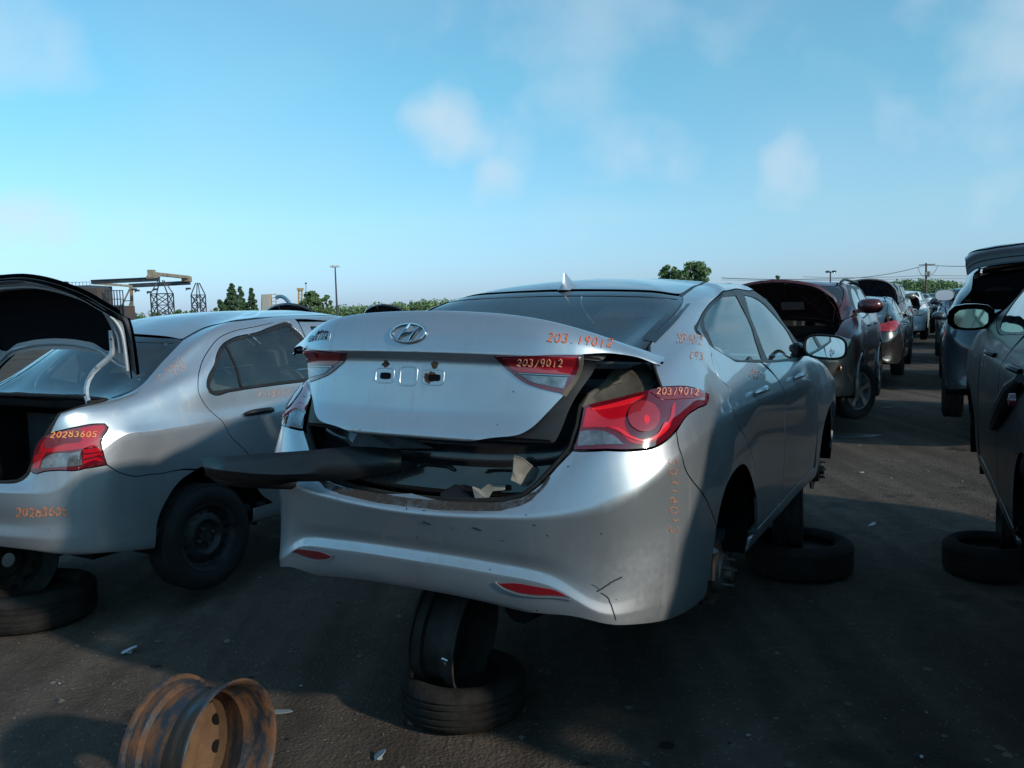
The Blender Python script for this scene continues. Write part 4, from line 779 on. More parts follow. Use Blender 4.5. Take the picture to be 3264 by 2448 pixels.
# ------------------------------------------------------------------ second silver saloon, on the left, boot lid raised
def yaris_net():
    c = []
    c.append([(0, .10, .28), (0, .04, .318), (0, .022, .375), (0, .030, .44), (0, .024, .53), (0, .024, .605), (0, .06, .655), (0, .09, .98), (0, .53, 1.035), (0, .985, 1.358), (0, 1.25, 1.445), (0, 1.6, 1.482)])
    c.append([(.30, .12, .28), (.30, .058, .318), (.30, .042, .375), (.30, .050, .44), (.30, .042, .53), (.30, .042, .605), (.30, .078, .655), (.30, .11, .98), (.30, .53, 1.033), (.28, .99, 1.350), (.2, 1.25, 1.44), (0, 1.7, 1.486)])
    c.append([(.50, .17, .27), (.50, .10, .315), (.50, .084, .375), (.50, .090, .44), (.50, .083, .53), (.50, .083, .605), (.50, .11, .66), (.50, .15, .985), (.48, .53, 1.03), (.44, 1.02, 1.335), (.3, 1.3, 1.435), (0, 1.78, 1.489)])
    c.append([(.64, .24, .255), (.655, .18, .295), (.66, .170, .365), (.66, .172, .44), (.66, .168, .53), (.655, .165, .61), (.628, .165, .74), (.645, .22, .985), (.60, .52, 1.03), (.545, 1.055, 1.318), (.35, 1.40, 1.43), (0, 1.85, 1.491)])
    c.append([(.73, .36, .24), (.752, .31, .275), (.758, .305, .365), (.758, .30, .44), (.758, .298, .53), (.755, .30, .64), (.735, .28, .82), (.70, .36, .99), (.650, .57, 1.045), (.582, 1.13, 1.345), (.37, 1.5, 1.435), (0, 1.92, 1.492)])
    c.append([(.77, .47, .23), (.795, .46, .255), (.803, .46, .36), (.803, .46, .46), (.803, .46, .58), (.798, .46, .74), (.788, .44, .88), (.745, .50, .985), (.695, .70, 1.09), (.605, 1.20, 1.370), (.38, 1.58, 1.44), (0, 1.98, 1.493)])
    c.append([(.78, .62, .21), (.812, .62, .235), (.820, .62, .36), (.822, .62, .48), (.822, .62, .62), (.818, .62, .78), (.802, .62, .90), (.770, .66, 1.0), (.720, .86, 1.13), (.617, 1.27, 1.385), (.385, 1.65, 1.45), (0, 2.03, 1.493)])
    c.append([(.76, .80, .205), (.822, .80, .235), (.832, .80, .36), (.838, .80, .50), (.838, .80, .66), (.828, .80, .80), (.812, .80, .92), (.783, .82, 1.02), (.735, 1.0, 1.17), (.623, 1.36, 1.394), (.39, 1.75, 1.455), (0, 2.07, 1.493)])
    for (y, y7, y8, y9, y11) in ((.94, .95, 1.12, 1.46, 2.1), (1.10, 1.10, 1.25, 1.56, 2.13), (1.28, 1.28, 1.38, 1.66, 2.16), (1.60, 1.60, 1.65, 1.80, 2.2), (2.05, 2.05, 2.05, 2.05, 2.24), (2.5, 2.5, 2.42, 2.38, 2.27)):
        fl = {.94: .012, 1.10: .010, 1.28: .002}.get(y, 0)
        c.append([(.72, y, .19), (.815 + fl, y, .225), (.828 + fl, y, .36), (.832 + fl, y, .50), (.832 + fl, y, .66), (.832, y, .80), (.818, y, .93), (.795, y7, 1.03), (.738, y8, 1.21), (.628, y9, 1.402), (.39, (y9 + y11) / 2, 1.462), (0, y11, 1.492)])
    for (y, fl, y7, y8, y9, y11, z7, z8, z9, x7, x8, x9) in ((3.09, 0, 3.03, 2.86, 2.58, 2.3, 1.02, 1.17, 1.385, .79, .72, .61), (3.28, .010, 3.25, 3.03, 2.63, 2.33, 1.0, 1.12, 1.38, .785, .71, .60), (3.48, .014, 3.46, 3.20, 2.67, 2.35, .97, 1.06, 1.378, .78, .69, .585),
         (3.67, .010, 3.64, 3.31, 2.70, 2.37, .93, 1.03, 1.378, .765, .65, .55), (3.88, -.02, 3.84, 3.38, 2.73, 2.39, .89, 1.02, 1.38, .72, .58, .48)):
        c.append([(.72, y, .19), (.815 + fl, y, .22), (.832 + fl, y, .32), (.838 + fl, y, .50), (.840 + fl, y, .66), (.832 + fl, y, .80 if y < 3.8 else .74), (.81 + fl, y, z7 - .07), (x7, y7, z7), (x8, y8, z8), (x9, y9, z9), (x9 * .6, (y9 + y11) / 2, 1.45), (0, y11, 1.49)])
    for (x, y, x7, y7, z7, x8, y8, x9, y9, y11) in ((.75, 4.05, .60, 3.98, .84, .45, 3.43, .38, 2.75, 2.42), (.58, 4.20, .44, 4.10, .80, .34, 3.46, .27, 2.78, 2.44), (.30, 4.28, .24, 4.18, .78, .17, 3.48, .14, 2.80, 2.46), (0, 4.31, 0, 4.20, .775, 0, 3.49, 0, 2.81, 2.48)):
        c.append([(x * .93, y - .1, .19), (x * .98, y - .02, .22), (x, y, .31), (x, y, .42), (x, y - .005, .52), (x * .99, y - .01, .63), (x * .95, y - .04, .72), (x7, y7, z7), (x8, y8, 1.01), (x9, y9, 1.385), (x9 * .6, (y9 + y11) / 2, 1.455), (0, y11, 1.49)])
    c = np.array(c); c[5:17, 5, 2] = .853; c[5:17, 5, 0] += .004; c[5:17, 6, 0] -= .004; c[4, 5, 2] = .74
    return c
YAM = Matrix(((0.86274, 0.50565, 0.00132, -2.8978), (-0.50564, 0.8627, 0.00891, 4.2747), (0.00337, -0.00835, 0.99996, 0.1653), (0, 0, 0, 1)))
YA = Surf(yaris_net(), 8, {1: .5, 2: .7, 3: .2, 5: .95, 6: .2, 7: .1}, YAM)
def P3(x, y, *a): return ('p', x / 2.074, 850 + y / 2.074, *a)
def P4(x, y, *a): return ('p', x / 1.75, 1500 + y / 1.75, *a)
def tyre_wheel(name, label_parts, root, c, axis_sx, r=.295, w=.185, rim_r=.185, kind='steel', rimmat=None, tilt=0, parent=None):
    """A wheel whose axle is the local x of root; returns the wheel object (tyre) with rim as its child."""
    rimmat = rimmat or M_WSTEEL
    M = Matrix.Translation(c) @ Matrix.Rotation(tilt, 4, 'Z') @ Matrix.Scale(axis_sx, 4, (1, 0, 0))
    mb = MB(); h = w / 2
    prof = [(-h * .80, rim_r + .004), (-h * .98, rim_r + .03), (-h * 1.02, (rim_r + r) / 2), (-h * .93, r - .022), (-h * .80, r - .006), (-h * .74, r)]
    for g in (-.45, -.15, .15, .45): prof += [(h * (g - .08), r), (h * (g - .05), r - .007), (h * (g + .05), r - .007), (h * (g + .08), r)]
    prof += [(-a, b) for a, b in reversed(prof[:6])]
    mb.lathe(prof, 64, M)
    # shoulder blocks
    for k in range(72):
        a = 2 * math.pi * k / 72
        p = Vector((h * .86, (r - .012) * math.cos(a), (r - .012) * math.sin(a))); q = Vector((h * .62, (r - .001) * math.cos(a), (r - .001) * math.sin(a)))
        mb.bar(M @ p, M @ q, .016, .008, up=(M.to_3x3() @ Vector((0, math.cos(a), math.sin(a)))))
    t = mb.build(name, M_RUB, parent or root, ang=50)
    mb = MB(); q = rim_r
    mb.lathe([(-h * .8, q + .006), (-h * .72, q + .01), (-h * .7, q - .01), (-h * .3, q - .03), (h * .1, q - .03), (h * .5, q - .012), (h * .72, q - .006), (h * .80, q + .008), (h * .86, q + .006), (h * .80, q - .010), (h * .45, q - .022)], 48, M)
    if kind == 'steel':
        mb.lathe([(h * .45, q - .022), (h * .40, q * .80), (h * .62, q * .62), (h * .66, q * .52), (h * .35, q * .40), (h * .35, q * .20), (h * .55, q * .18), (h * .55, 0)], 48, M)
        o = mb.build('rim', rimmat, t, ang=40); mb = MB()
        for k in range(16):
            a = 2 * math.pi * (k + .5) / 16; c0 = Vector((h * .515, q * .735 * math.cos(a), q * .735 * math.sin(a)))
            n_ = 10; mb.add([M @ (c0 + Vector((.002, 0, 0)) + Vector((0, math.cos(a), math.sin(a))) * .012 * math.cos(2 * math.pi * j / n_) + Vector((0, -math.sin(a), math.cos(a))) * .009 * math.sin(2 * math.pi * j / n_) + Vector((-.012 * math.cos(2 * math.pi * j / n_) * -.9, 0, 0))) for j in range(n_)], [tuple(range(n_))])
        mb.build('vent_holes', M_DARK, o, smooth=False)
        mb = MB()
        for k in range(4):
            a = 2 * math.pi * k / 4 + .4; mb.tube([M @ Vector((h * .33, .05 * math.cos(a), .05 * math.sin(a))), M @ Vector((h * .6, .05 * math.cos(a), .05 * math.sin(a)))], .009, 6)
        mb.build('wheel_nuts', M_STEEL, o)
    else:
        for k in range(5):
            a = 2 * math.pi * k / 5 + .3; d = Vector((0, math.cos(a), math.sin(a))); e = Vector((0, -math.sin(a), math.cos(a)))
            mb.prism([M @ (Vector((h * .62, 0, 0)) + d * .035 + e * .028), M @ (Vector((h * .66, 0, 0)) + d * .10 + e * .020), M @ (Vector((h * .66, 0, 0)) + d * (q - .014) + e * .036), M @ (Vector((h * .66, 0, 0)) + d * (q - .014) - e * .036), M @ (Vector((h * .66, 0, 0)) + d * .10 - e * .020), M @ (Vector((h * .62, 0, 0)) + d * .035 - e * .028)], (0, 0, 0), M.to_3x3() @ Vector((h * .22, 0, 0)))
        mb.lathe([(h * .6, .055), (h * .9, .05), (h * .92, 0)], 20, M); mb.lathe([(h * .1, q - .03), (h * .1, .0)], 24, M)
        o = mb.build('rim', rimmat, t, ang=40)
    return t
M_WSTEEL = mat('worn_black_steel', (.030, .031, .033), .5, .3, noise_amt=.5, nscale=18); M_ALLOY = mat('alloy', (.30, .31, .32), .35, .8, noise_amt=.2)
def yaris():
    root = empty('hatch_saloon', YAM, 'silver saloon at the left with its boot lid raised and a black steel wheel', 'car')
    PF = SILVER
    arch = [('s', .585, .235, '*'), ('s', .60, .36), ('s', .655, .47), ('s', .74, .565), ('s', .85, .615), ('s', .95, .625), ('s', 1.06, .61), ('s', 1.16, .555), ('s', 1.235, .475), ('s', 1.28, .37), ('s', 1.295, .235, '*')]
    light_r = [P3(717, 1062, '*'), P3(705, 1090), P3(682, 1122), P3(668, 1160), P3(672, 1205), P3(690, 1260), P3(709, 1310, '*')]
    gaplow = [P3(1640, 1237), P3(1520, 1112), P3(1400, 962), P3(1345, 897), P3(1316, 840), P3(1309, 772)]
    gaptop = [P3(1318, 690), P3(1350, 600), P3(1390, 537), P3(1440, 478), P3(1500, 443), P3(1600, 413), P3(1780, 376), P3(1950, 348)]
    frame = [P3(742, 872, '*'), P3(690, 893), P3(640, 905), P3(560, 922), P3(480, 944), P3(402, 970, '*'), P3(365, 1030), P3(333, 1100, '*'), P3(420, 1078), P3(520, 1056), P3(640, 1038), P3(692, 1038)] + light_r + [P3(760, 1345), P3(810, 1368), P3(880, 1385), P3(1000, 1372), P3(1150, 1350), ('s', .845, .612, '*')] + arch[5:9] + [('s', 1.262, .42, '*'), ('s', 1.27, .56)] + gaplow + gaptop + [('s', 2.35, 1.385), ('u', 14.0, 8.6), ('u', 14.25, 7.9), ('u', 14.3, 7.1, '*'), ('u', 15.6, 7.15), ('u', 17.0, 7.5, '*'), ('u', 17.75, 7.95, '*'), ('u', 17.2, 8.3), ('u', 16.2, 8.8), ('u', 14.6, 9.28, '*'), ('u', 13, 9.38), ('u', 10, 9.42), P3(1560, 362), P3(1380, 400), P3(1290, 440), P3(1207, 487, '*'), P3(1080, 620), P3(880, 820)]
    panel('side_frame', YA, frame, PF, root, both=True)
    B = 1.93
    WF = [P3(1368, 795), P3(1385, 833), P3(1405, 845), P3(1520, 828), P3(1700, 800), P3(1920, 772), ('s', B - .06, 1.02, '*'), ('s', B - .09, 1.34), ('s', B - .12, 1.374, '*'), P3(1930, 386), P3(1700, 433), P3(1530, 475), P3(1480, 505), P3(1420, 640)]
    WG = [P3(1394, 792, '*'), P3(1412, 818, '*'), P3(1520, 803), P3(1700, 776), P3(1920, 748), ('s', B - .10, 1.045, '*'), ('s', B - .13, 1.32), ('s', B - .155, 1.35, '*'), P3(1925, 412), P3(1700, 458), P3(1545, 498), P3(1508, 520), P3(1450, 645)]
    def dd(v, n):
        d = math.exp(-((v[1] - 1.325) / .05)**2 - ((v[2] - .872) / .05)**2); return v - n * .02 * d
    door = gaplow[::-1][0:0] + [P3(1309, 772)] + gaptop + [('s', B - .04, 1.40, '*'), ('s', B - .0, 1.05), ('s', B, .7), ('s', B, .30, '*'), ('s', 1.42, .30, '*'), ('s', 1.30, .40), ('s', 1.27, .56)] + gaplow[:-1]
    dr = panel('rear_door', YA, door, PF, root, both=True, holes=[curve(YA, WF)], dent=dd)
    wf = panel('window_frame', YA, WF, M_BLACK, root, both=True, off=-.004, holes=[curve(YA, WG)])
    panel('rear_window', YA, WG, GLASS, root, both=True, off=-.008, flange=0, gap=-.004)
    for mir in (False, True): strip(YA, 'window_divider', [P3(1492, 515), P3(1530, 590), P3(1570, 680), P3(1612, 808)], .018, M_BLACK, root, off=-.006, h=.006, mirror=mir)
    FD = [('s', B + .01, .30, '*'), ('s', B + .01, .7), ('s', B + .01, 1.05), ('s', B - .03, 1.405, '*'), ('s', 2.35, 1.39), ('u', 14.0, 8.55), ('u', 14.2, 7.9), ('u', 14.28, 7.1, '*'), ('s', 2.98, .8), ('s', 2.98, .5), ('s', 2.93, .30, '*')]
    FW = [('s', B + .07, 1.03, '*'), ('s', B + .04, 1.37, '*'), ('s', 2.33, 1.355), ('u', 13.7, 8.4), ('u', 13.9, 7.6), ('u', 13.95, 7.2, '*')]
    panel('front_door', YA, FD, PF, root, both=True, holes=[curve(YA, FW)]); panel('front_window', YA, FW, GLASS, root, both=True, off=-.004, flange=0)
    for k in ('front_fender', 'front_bumper', 'hood', 'windscreen', 'sill', 'headlight', 'grille'):
        mt = {'windscreen': GLASS, 'headlight': M_CLR, 'grille': M_BLACK}.get(k, PF); panel(k, YA, UVO[k], mt, root, both=(True if k in ('front_fender', 'sill', 'headlight') else 'joined'), flange=0 if k == 'windscreen' else .014)
    panel('roof', YA, [('u', 0, 9.02, '*'), ('u', 2, 9.02), P3(1205, 478, '*'), P3(1300, 425), P3(1385, 390), P3(1560, 352), ('u', 10, 9.46), ('u', 13, 9.44), ('u', 14.7, 9.34, '*'), ('u', 17, 9.22), ('u', 22, 9.19, '*'), ('u', 22, 11, '*'), ('u', 0, 11, '*')], PF, root, both='joined')
    strip(YA, 'roof_moulding', [P3(1207, 483), P3(1290, 433), P3(1380, 396), P3(1560, 357), ('u', 10, 9.44), ('u', 13, 9.41), ('u', 14.6, 9.31)], .018, M_BLACK, root, off=-.003, h=.002, both='joined')
    panel('rear_windscreen', YA, [('u', 0, 8.0, '*'), ('u', 2, 8.0), P3(742, 870, '*'), P3(880, 818), P3(1080, 618), P3(1205, 484, '*'), ('u', 2, 8.98), ('u', 0, 8.98, '*')], GLASS_D, root, off=-.004, flange=0, both='joined')
    strip(YA, 'rear_glass_border', [('u', 0, 8.93), ('u', 2, 8.93), P3(1170, 492), P3(1060, 610), P3(865, 808), P3(735, 858)], .05, MATS['ceramic_border'], root, off=-.0015, h=.0005, both='joined')
    RB = [('u', 0, 5.75, '*'), P3(0, 1432), P3(110, 1428), P3(150, 1412), P3(190, 1375), P3(203, 1349, '*'), P3(400, 1347), P3(560, 1335), P3(709, 1312, '*'), P3(760, 1345), P3(810, 1368), P3(880, 1385), P3(1000, 1372), P3(1150, 1350), ('s', .84, .607, '*'), ('s', .74, .562), ('s', .655, .47), ('s', .60, .36), ('s', .585, .232, '*'), P4(700, 452), P4(600, 458), P4(450, 470), P4(330, 466), P4(150, 442), ('u', 0, 1.0, '*')]
    bmp = panel('rear_bumper', YA, RB, PF, root, both='joined', flange=.03)
    for sx, tl in zip((1, -1), panel('taillight', YA, [P3(205, 1347, '*'), P3(232, 1200), P3(270, 1140), P3(333, 1102, '*'), P3(420, 1080), P3(520, 1058), P3(640, 1040), P3(692, 1040), P3(714, 1062, '*')] + light_r[1:-1] + [P3(705, 1310, '*'), P3(560, 1333), P3(400, 1345)], M_REDD, root, both=True, off=.004, flange=.04, step=.01)):
        mir = sx < 0
        panel('upper_lens', YA, [P3(255, 1235, '*'), P3(290, 1150), P3(340, 1112), P3(520, 1070), P3(640, 1050), P3(690, 1052), P3(696, 1068), P3(665, 1120), P3(655, 1185, '*'), P3(540, 1205), P3(400, 1222)], M_REDL, tl, off=.0065, flange=.003, mirror=mir, step=.01)
        panel('dusty_lens', YA, [P3(300, 1150), P3(340, 1116), P3(440, 1095), P3(535, 1075), P3(545, 1150), P3(430, 1175), P3(300, 1195)], MATS['dusty_red_lens'], tl, off=.008, flange=.002, mirror=mir, step=.01)
        panel('clear_lens', YA, [P3(272, 1332, '*'), P3(290, 1270), P3(320, 1245), P3(400, 1228), P3(535, 1215, '*'), P3(548, 1310, '*'), P3(400, 1327)], M_CLR, tl, off=.0065, flange=.003, mirror=mir, step=.01)
        panel('inner_lens', YA, [P3(218, 1338, '*'), P3(240, 1240), P3(310, 1234), P3(285, 1270), P3(265, 1336, '*')], M_REDL, tl, off=.0065, flange=.003, mirror=mir, step=.01)
        for k in range(3):
            y0 = 1205 + 37 * k; a = [P3(545, y0, '*'), P3(660, y0 - 18, '*'), P3(672 + 8 * k, y0 + 14, '*'), P3(548, y0 + 31, '*')]; panel('ribbed_lens', YA, a, M_REDL, tl, off=.0065, flange=.003, mirror=mir, step=.01)
        if not mir: writing(YA, 'pen_number', '20283605', (335 / 2.074, 850 + 1128 / 2.074), (635 / 2.074, 850 + 1125 / 2.074), (4, -17), .005, mat('pen_on_lamp', (.85, .33, .10), .6), tl, off=.010, seed=21, rough=.6)
    writing(YA, 'pen_number', '2028360', (1700 / 2.074, 850 + 868 / 2.074), (1905 / 2.074, 850 + 850 / 2.074), (3, -24), .004, M_PENF, dr[0], seed=22, rough=.8)
    writing(YA, 'pen_number', 'IC-2028360', (1040 / 2.074, 850 + 765 / 2.074), (1210 / 2.074, 850 + 625 / 2.074), (-6, -17), .0035, M_PENF, root, seed=23, rough=1)
    writing(YA, 'pen_number', 'E480', (1160 / 2.074, 850 + 725 / 2.074), (1225 / 2.074, 850 + 670 / 2.074), (-7, -20), .0035, M_PENF, root, seed=24, rough=1)
    writing(YA, 'pen_number', '20283605', (105 / 2.074, 850 + 1655 / 2.074), (440 / 2.074, 850 + 1640 / 2.074), (2, -26), .007, M_PENW, bmp, seed=25, rough=2)
    # door handle
    for sx, d in zip((1, -1), dr):
        mb = MB(); P = []
        for k in range(9):
            a = k / 8; y = 1.215 + .215 * a; q = YA.on(('s', y, .872), .008 + .032 * math.sin(math.pi * a)**.5); P.append(Vector((q.x * sx, q.y, q.z)))
        mb.tube(P, [.012, .017, .018, .018, .018, .018, .018, .017, .012], 8); mb.build('handle', M_BLACK, d)
    # wheels
    tyre_wheel('wheel', None, root, Vector((.735, .935, .212)), 1, r=.297, rim_r=.186); tyre_wheel('wheel', None, root, Vector((-.735, .935, .212)), -1, r=.297, rim_r=.186)
    cabin(YA, root, y0=.98, y1=3.1, seat=M_INT); wells(YA, root, ys=(.94, 3.48), zc=.27, r=.36, x1=.80, w=.28)
    # boot interior
    mb = MB(); mb.box((0, .52, .42), (1.2, .75, .03)); mb.box((0, .93, .70), (1.2, .03, .6)); mb.bar((-.58, .20, .68), (-.66, .55, .68), .03, .56); mb.bar((.575, .21, .68), (.66, .55, .68), .03, .56); mb.box((-.67, .74, .70), (.03, .40, .55)); mb.box((.67, .74, .70), (.03, .40, .55)); mb.box((0, .56, .985), (1.24, .10, .03)); mb.box((0, .72, .975), (1.2, .4, .03)); mb.build('boot_lining', M_DARK, root)
    mb = MB(); SE = [YA.on(q, -.008) for q in (('u', 0, 5.95), P3(0, 1425), P3(110, 1420), P3(145, 1402), P3(180, 1370), P3(215, 1290), P3(245, 1190), P3(300, 1120), P3(350, 1040), P3(390, 975))] + [Vector((.615, .42, 1.012)), Vector((.60, .50, 1.022)), Vector((.4, .515, 1.028)), Vector((0, .515, 1.03))]
    mb.tube([Vector((-p.x, p.y, p.z)) for p in SE[::-1]] + SE, .012, 7); mb.build('boot_seal', M_RUB, root)
    # raised boot lid: outer skin and inner frame
    prof = {0: [(.62, 1.285), (.61, 1.42), (.575, 1.52), (.51, 1.60), (.41, 1.632), (.31, 1.662)], .25: [(.62, 1.278), (.61, 1.415), (.575, 1.515), (.51, 1.595), (.42, 1.624), (.325, 1.655)], .45: [(.62, 1.245), (.605, 1.385), (.575, 1.48), (.525, 1.555), (.45, 1.585), (.36, 1.613)],
            .58: [(.62, 1.185), (.61, 1.32), (.585, 1.42), (.55, 1.50), (.49, 1.53), (.42, 1.555)], .645: [(.62, 1.150), (.612, 1.26), (.60, 1.36), (.575, 1.43), (.54, 1.47), (.50, 1.485)], .675: [(.62, 1.128), (.614, 1.22), (.607, 1.31), (.60, 1.38), (.592, 1.42), (.585, 1.435)]}
    NL = [[(x, y + .015, z + .012) for y, z in p] for x, p in prof.items()]
    SK = Surf(NL, 8, {2: .2, 3: .3}, YAM, topmask=False)
    lid = panel('boot_lid', SK, [('u', 0, 0, '*'), ('u', 5, 0, '*'), ('u', 5, 4.9), ('u', 4, 5), ('u', 0, 5, '*')], PF, root, both='joined', flange=.025, gap=0)
    M_FR = paint('grey_inner_paint', (.42, .43, .46), metal=.35, rough=.33, dust=.15)
    def skin(q): # ribs of the pressed inner frame
        return 0
    SI = Surf([[(x * .985, y - .012, z - .004) for y, z in p] for x, p in prof.items()], 8, {}, YAM, topmask=False)
    hole = [('u', .0, .55), ('u', 2, .5), ('u', 3.2, .55), ('u', 3.75, .9), ('u', 3.85, 1.8), ('u', 3.6, 2.8), ('u', 3.0, 3.5), ('u', 2, 3.9), ('u', 0, 4.1)]
    HL = [(0, .48), (1.5, .42), (2.5, .44), (2.88, .75), (2.98, 1.6), (2.78, 2.4), (2.35, 3.0), (1.5, 3.38), (0, 3.58)]
    inn = panel('lid_inner_frame', SI, [('u', 0, .02, '*'), ('u', 4.95, .02, '*'), ('u', 4.95, 4.8), ('u', 4, 4.95), ('u', 0, 4.95, '*'), ('u', 0, 3.58, '*')] + [('u', *q) for q in HL[-2:0:-1]] + [('u', 0, .48, '*')], M_FR, lid, both='joined', flange=.012, gap=0)
    for w_, pts, nm in ((.022, [('u', 0, 4.1), ('u', 1.7, 3.95), ('u', 2.7, 3.5), ('u', 3.4, 2.8), ('u', 3.7, 1.9), ('u', 3.65, .9)], 'frame_rib'), (.016, [('u', 0, .26), ('u', 2, .22), ('u', 3.4, .25), ('u', 4.2, .4)], 'frame_rib'), (.018, [('u', 4.55, .4), ('u', 4.6, 1.5), ('u', 4.55, 2.8), ('u', 4.1, 4.0)], 'frame_rib')):
        mbx = MB(); uv = curve(SI, pts, .02, False); X = [SI.pos(p) - Vector(SI.nrm(p)) * 0 + Vector((0, -.006, -.002)) for p in uv]; mbx.tube(X if X[0].x > .01 else [Vector((-q.x, q.y, q.z)) for q in X[:0:-1]] + X, w_ * .5, 6); mbx.build(nm, M_FR, inn)
        if X[0].x > .01: mbx = MB(); mbx.tube([Vector((-q.x, q.y, q.z)) for q in X], w_ * .5, 6); mbx.build(nm, M_FR, inn)
    SC = Surf([[(x * .97, y - .003, z - .002) for y, z in p] for x, p in prof.items()], 8, {}, YAM, topmask=False)
    panel('lid_lining', SC, [('u', 0, .40, '*'), ('u', 1.5, .34), ('u', 2.6, .36), ('u', 3.05, .7), ('u', 3.15, 1.6), ('u', 2.95, 2.5), ('u', 2.45, 3.15), ('u', 1.5, 3.5), ('u', 0, 3.7, '*')], mat('black_felt', (.008, .008, .011), .95, 0, .1), lid, both='joined', flange=.004, gap=0)
    def wy(px, py, y): o = YA.camL; d = YA.im3 @ ray(px, py); return o + d * ((y - o.y) / d.y)
    for sx in (1, -1):
        mb = MB(); pp = [(285, 1285, .43), (278, 1262, .44), (277, 1240, .45), (283, 1215, .47), (297, 1190, .50), (318, 1168, .53), (342, 1148, .56), (358, 1130, .575), (361, 1110, .583), (361, 1062, .583)]
        Q = [wy(a, b, y) for a, b, y in pp]; Q = [Vector((abs(q.x) * sx, q.y, q.z)) for q in Q]
        V = []; 
        for i, q in enumerate(Q):
            t = (Q[min(i + 1, len(Q) - 1)] - Q[max(0, i - 1)]).normalized(); s1 = Vector((0, -1, 0)); s1 = (s1 - t * s1.dot(t)).normalized(); b2 = t.cross(s1)
            V += [q + b2 * .011 + s1 * .012, q + b2 * .011 - s1 * .004, q - b2 * .011 - s1 * .004, q - b2 * .011 + s1 * .012]
        n_ = len(Q); mb.add(V, [(i * 4 + k, (i + 1) * 4 + k, (i + 1) * 4 + (k + 1) % 4, i * 4 + (k + 1) % 4) for i in range(n_ - 1) for k in range(4)] + [(3, 2, 1, 0), tuple(4 * (n_ - 1) + k for k in range(4))])
        mb.box(Q[-1] + Vector((-.016 * sx, .0, -.035)), (.03, .012, .10)); a_ = mb.build('lid_hinge_arm', mat('hinge_paint', (.42, .44, .47), .35, .4), root, smooth=False)
        mb = MB()
        for k in (1.2, 4.8, 8.6):
            i = int(k); q = Q[i] + (Q[i + 1] - Q[i]) * (k - i) + Vector((0, -.0135, 0)); mb.lathe([(0, 0), (0, .005), (.003, .005), (.003, 0)], 8, Matrix.Translation(q) @ Matrix.Rotation(R(-90), 4, 'Z'))
        mb.build('bolt_holes', M_DARK, a_)
    mb = MB(); mb.lathe([(0, .022), (.008, .03), (.016, .022)], 16, Matrix.Translation((.60, .425, 1.012)) @ Matrix.Rotation(R(-90), 4, 'Y')); mb.build('hinge_grommet', M_RUB, root)
    # pale slip of paper and clutter on the parcel shelf, rear wiper of daylight through the cabin is left to the glass
    mb = MB(); mb.tube([(-.5, 3.28, .95), (.5, 3.28, .95)], .01, 6); mb.build('wiper', M_BLACK, root)
    return root
# ------------------------------------------------------------------ the other wrecks: same net, stretched
HD = Vector((.466, .885, 0)).normalized(); RT = Vector((HD.y, -HD.x, 0))
def place(lat, s, z, face=1, yaw=0, roll=0, pitch=0):
    """Matrix of a car whose rear end centre stands 'lat' metres right of and 's' metres ahead along the aisle; face -1 = nose towards us."""
    f = HD * face; r = RT * face; M = Matrix(((r.x, f.x, 0, 0), (r.y, f.y, 0, 0), (0, 0, 1, 0), (0, 0, 0, 1)))
    p = RT * lat + HD * s; return Matrix.Translation((p.x, p.y, z)) @ Matrix.Rotation(yaw, 4, 'Z') @ M @ Matrix.Rotation(pitch, 4, 'X') @ Matrix.Rotation(roll, 4, 'Y')
def warp(kind, L=4.53, W=1.78, H=1.43):
    n = np.array(elantra_net()); n[..., 0] *= W / 1.78; n[..., 1] *= L / 4.53
    if kind == 'suv':
        for i in range(10):
            k = 1 - i / 10
            n[i, 7, 2] += .02; n[i, 8, 1] -= .36 * k; n[i, 9, 1] -= .72 * k; n[i, 10, 1] -= .8 * k; n[i, 11, 1] -= .85 * k; n[i, 8, 2] += .06 * k; n[i, 9, 2] += .05 * k
        n[..., 2] = .30 + (n[..., 2] - .19) * (H - .30) / 1.24
        n[14:, 5:8, 2] += .05; n[:, 8:, 2] -= .0
        n[18:, 4:7, 1] += .03
    elif kind == 'van': n[..., 2] = .24 + (n[..., 2] - .19) * (H - .24) / 1.24
    else: n[..., 2] *= H / 1.43
    return n
CR0 = {1: .5, 2: .4, 3: .2, 5: .7, 6: .3, 7: .15}
M_REDF = mat('far_red_lens', (.26, .006, .010), .16, 0, .7, coat=.4, noise_amt=.5, nscale=22)
LFILM = mat('grey_lens', (.42, .36, .28), .15, .1, .7, coat=.6, noise_amt=.4, nscale=40); M_ORG = mat('orange_marker_lamp', (.75, .20, .02), .2, 0, .6, coat=.5)
M_NAVY = mat('navy_black_underhood', (.018, .022, .032), .55, .1, .4, noise_amt=.4, nscale=4); M_HOODIN = mat('maroon_underhood', (.022, .010, .012), .7, .1, .3, noise_amt=.4, nscale=6)
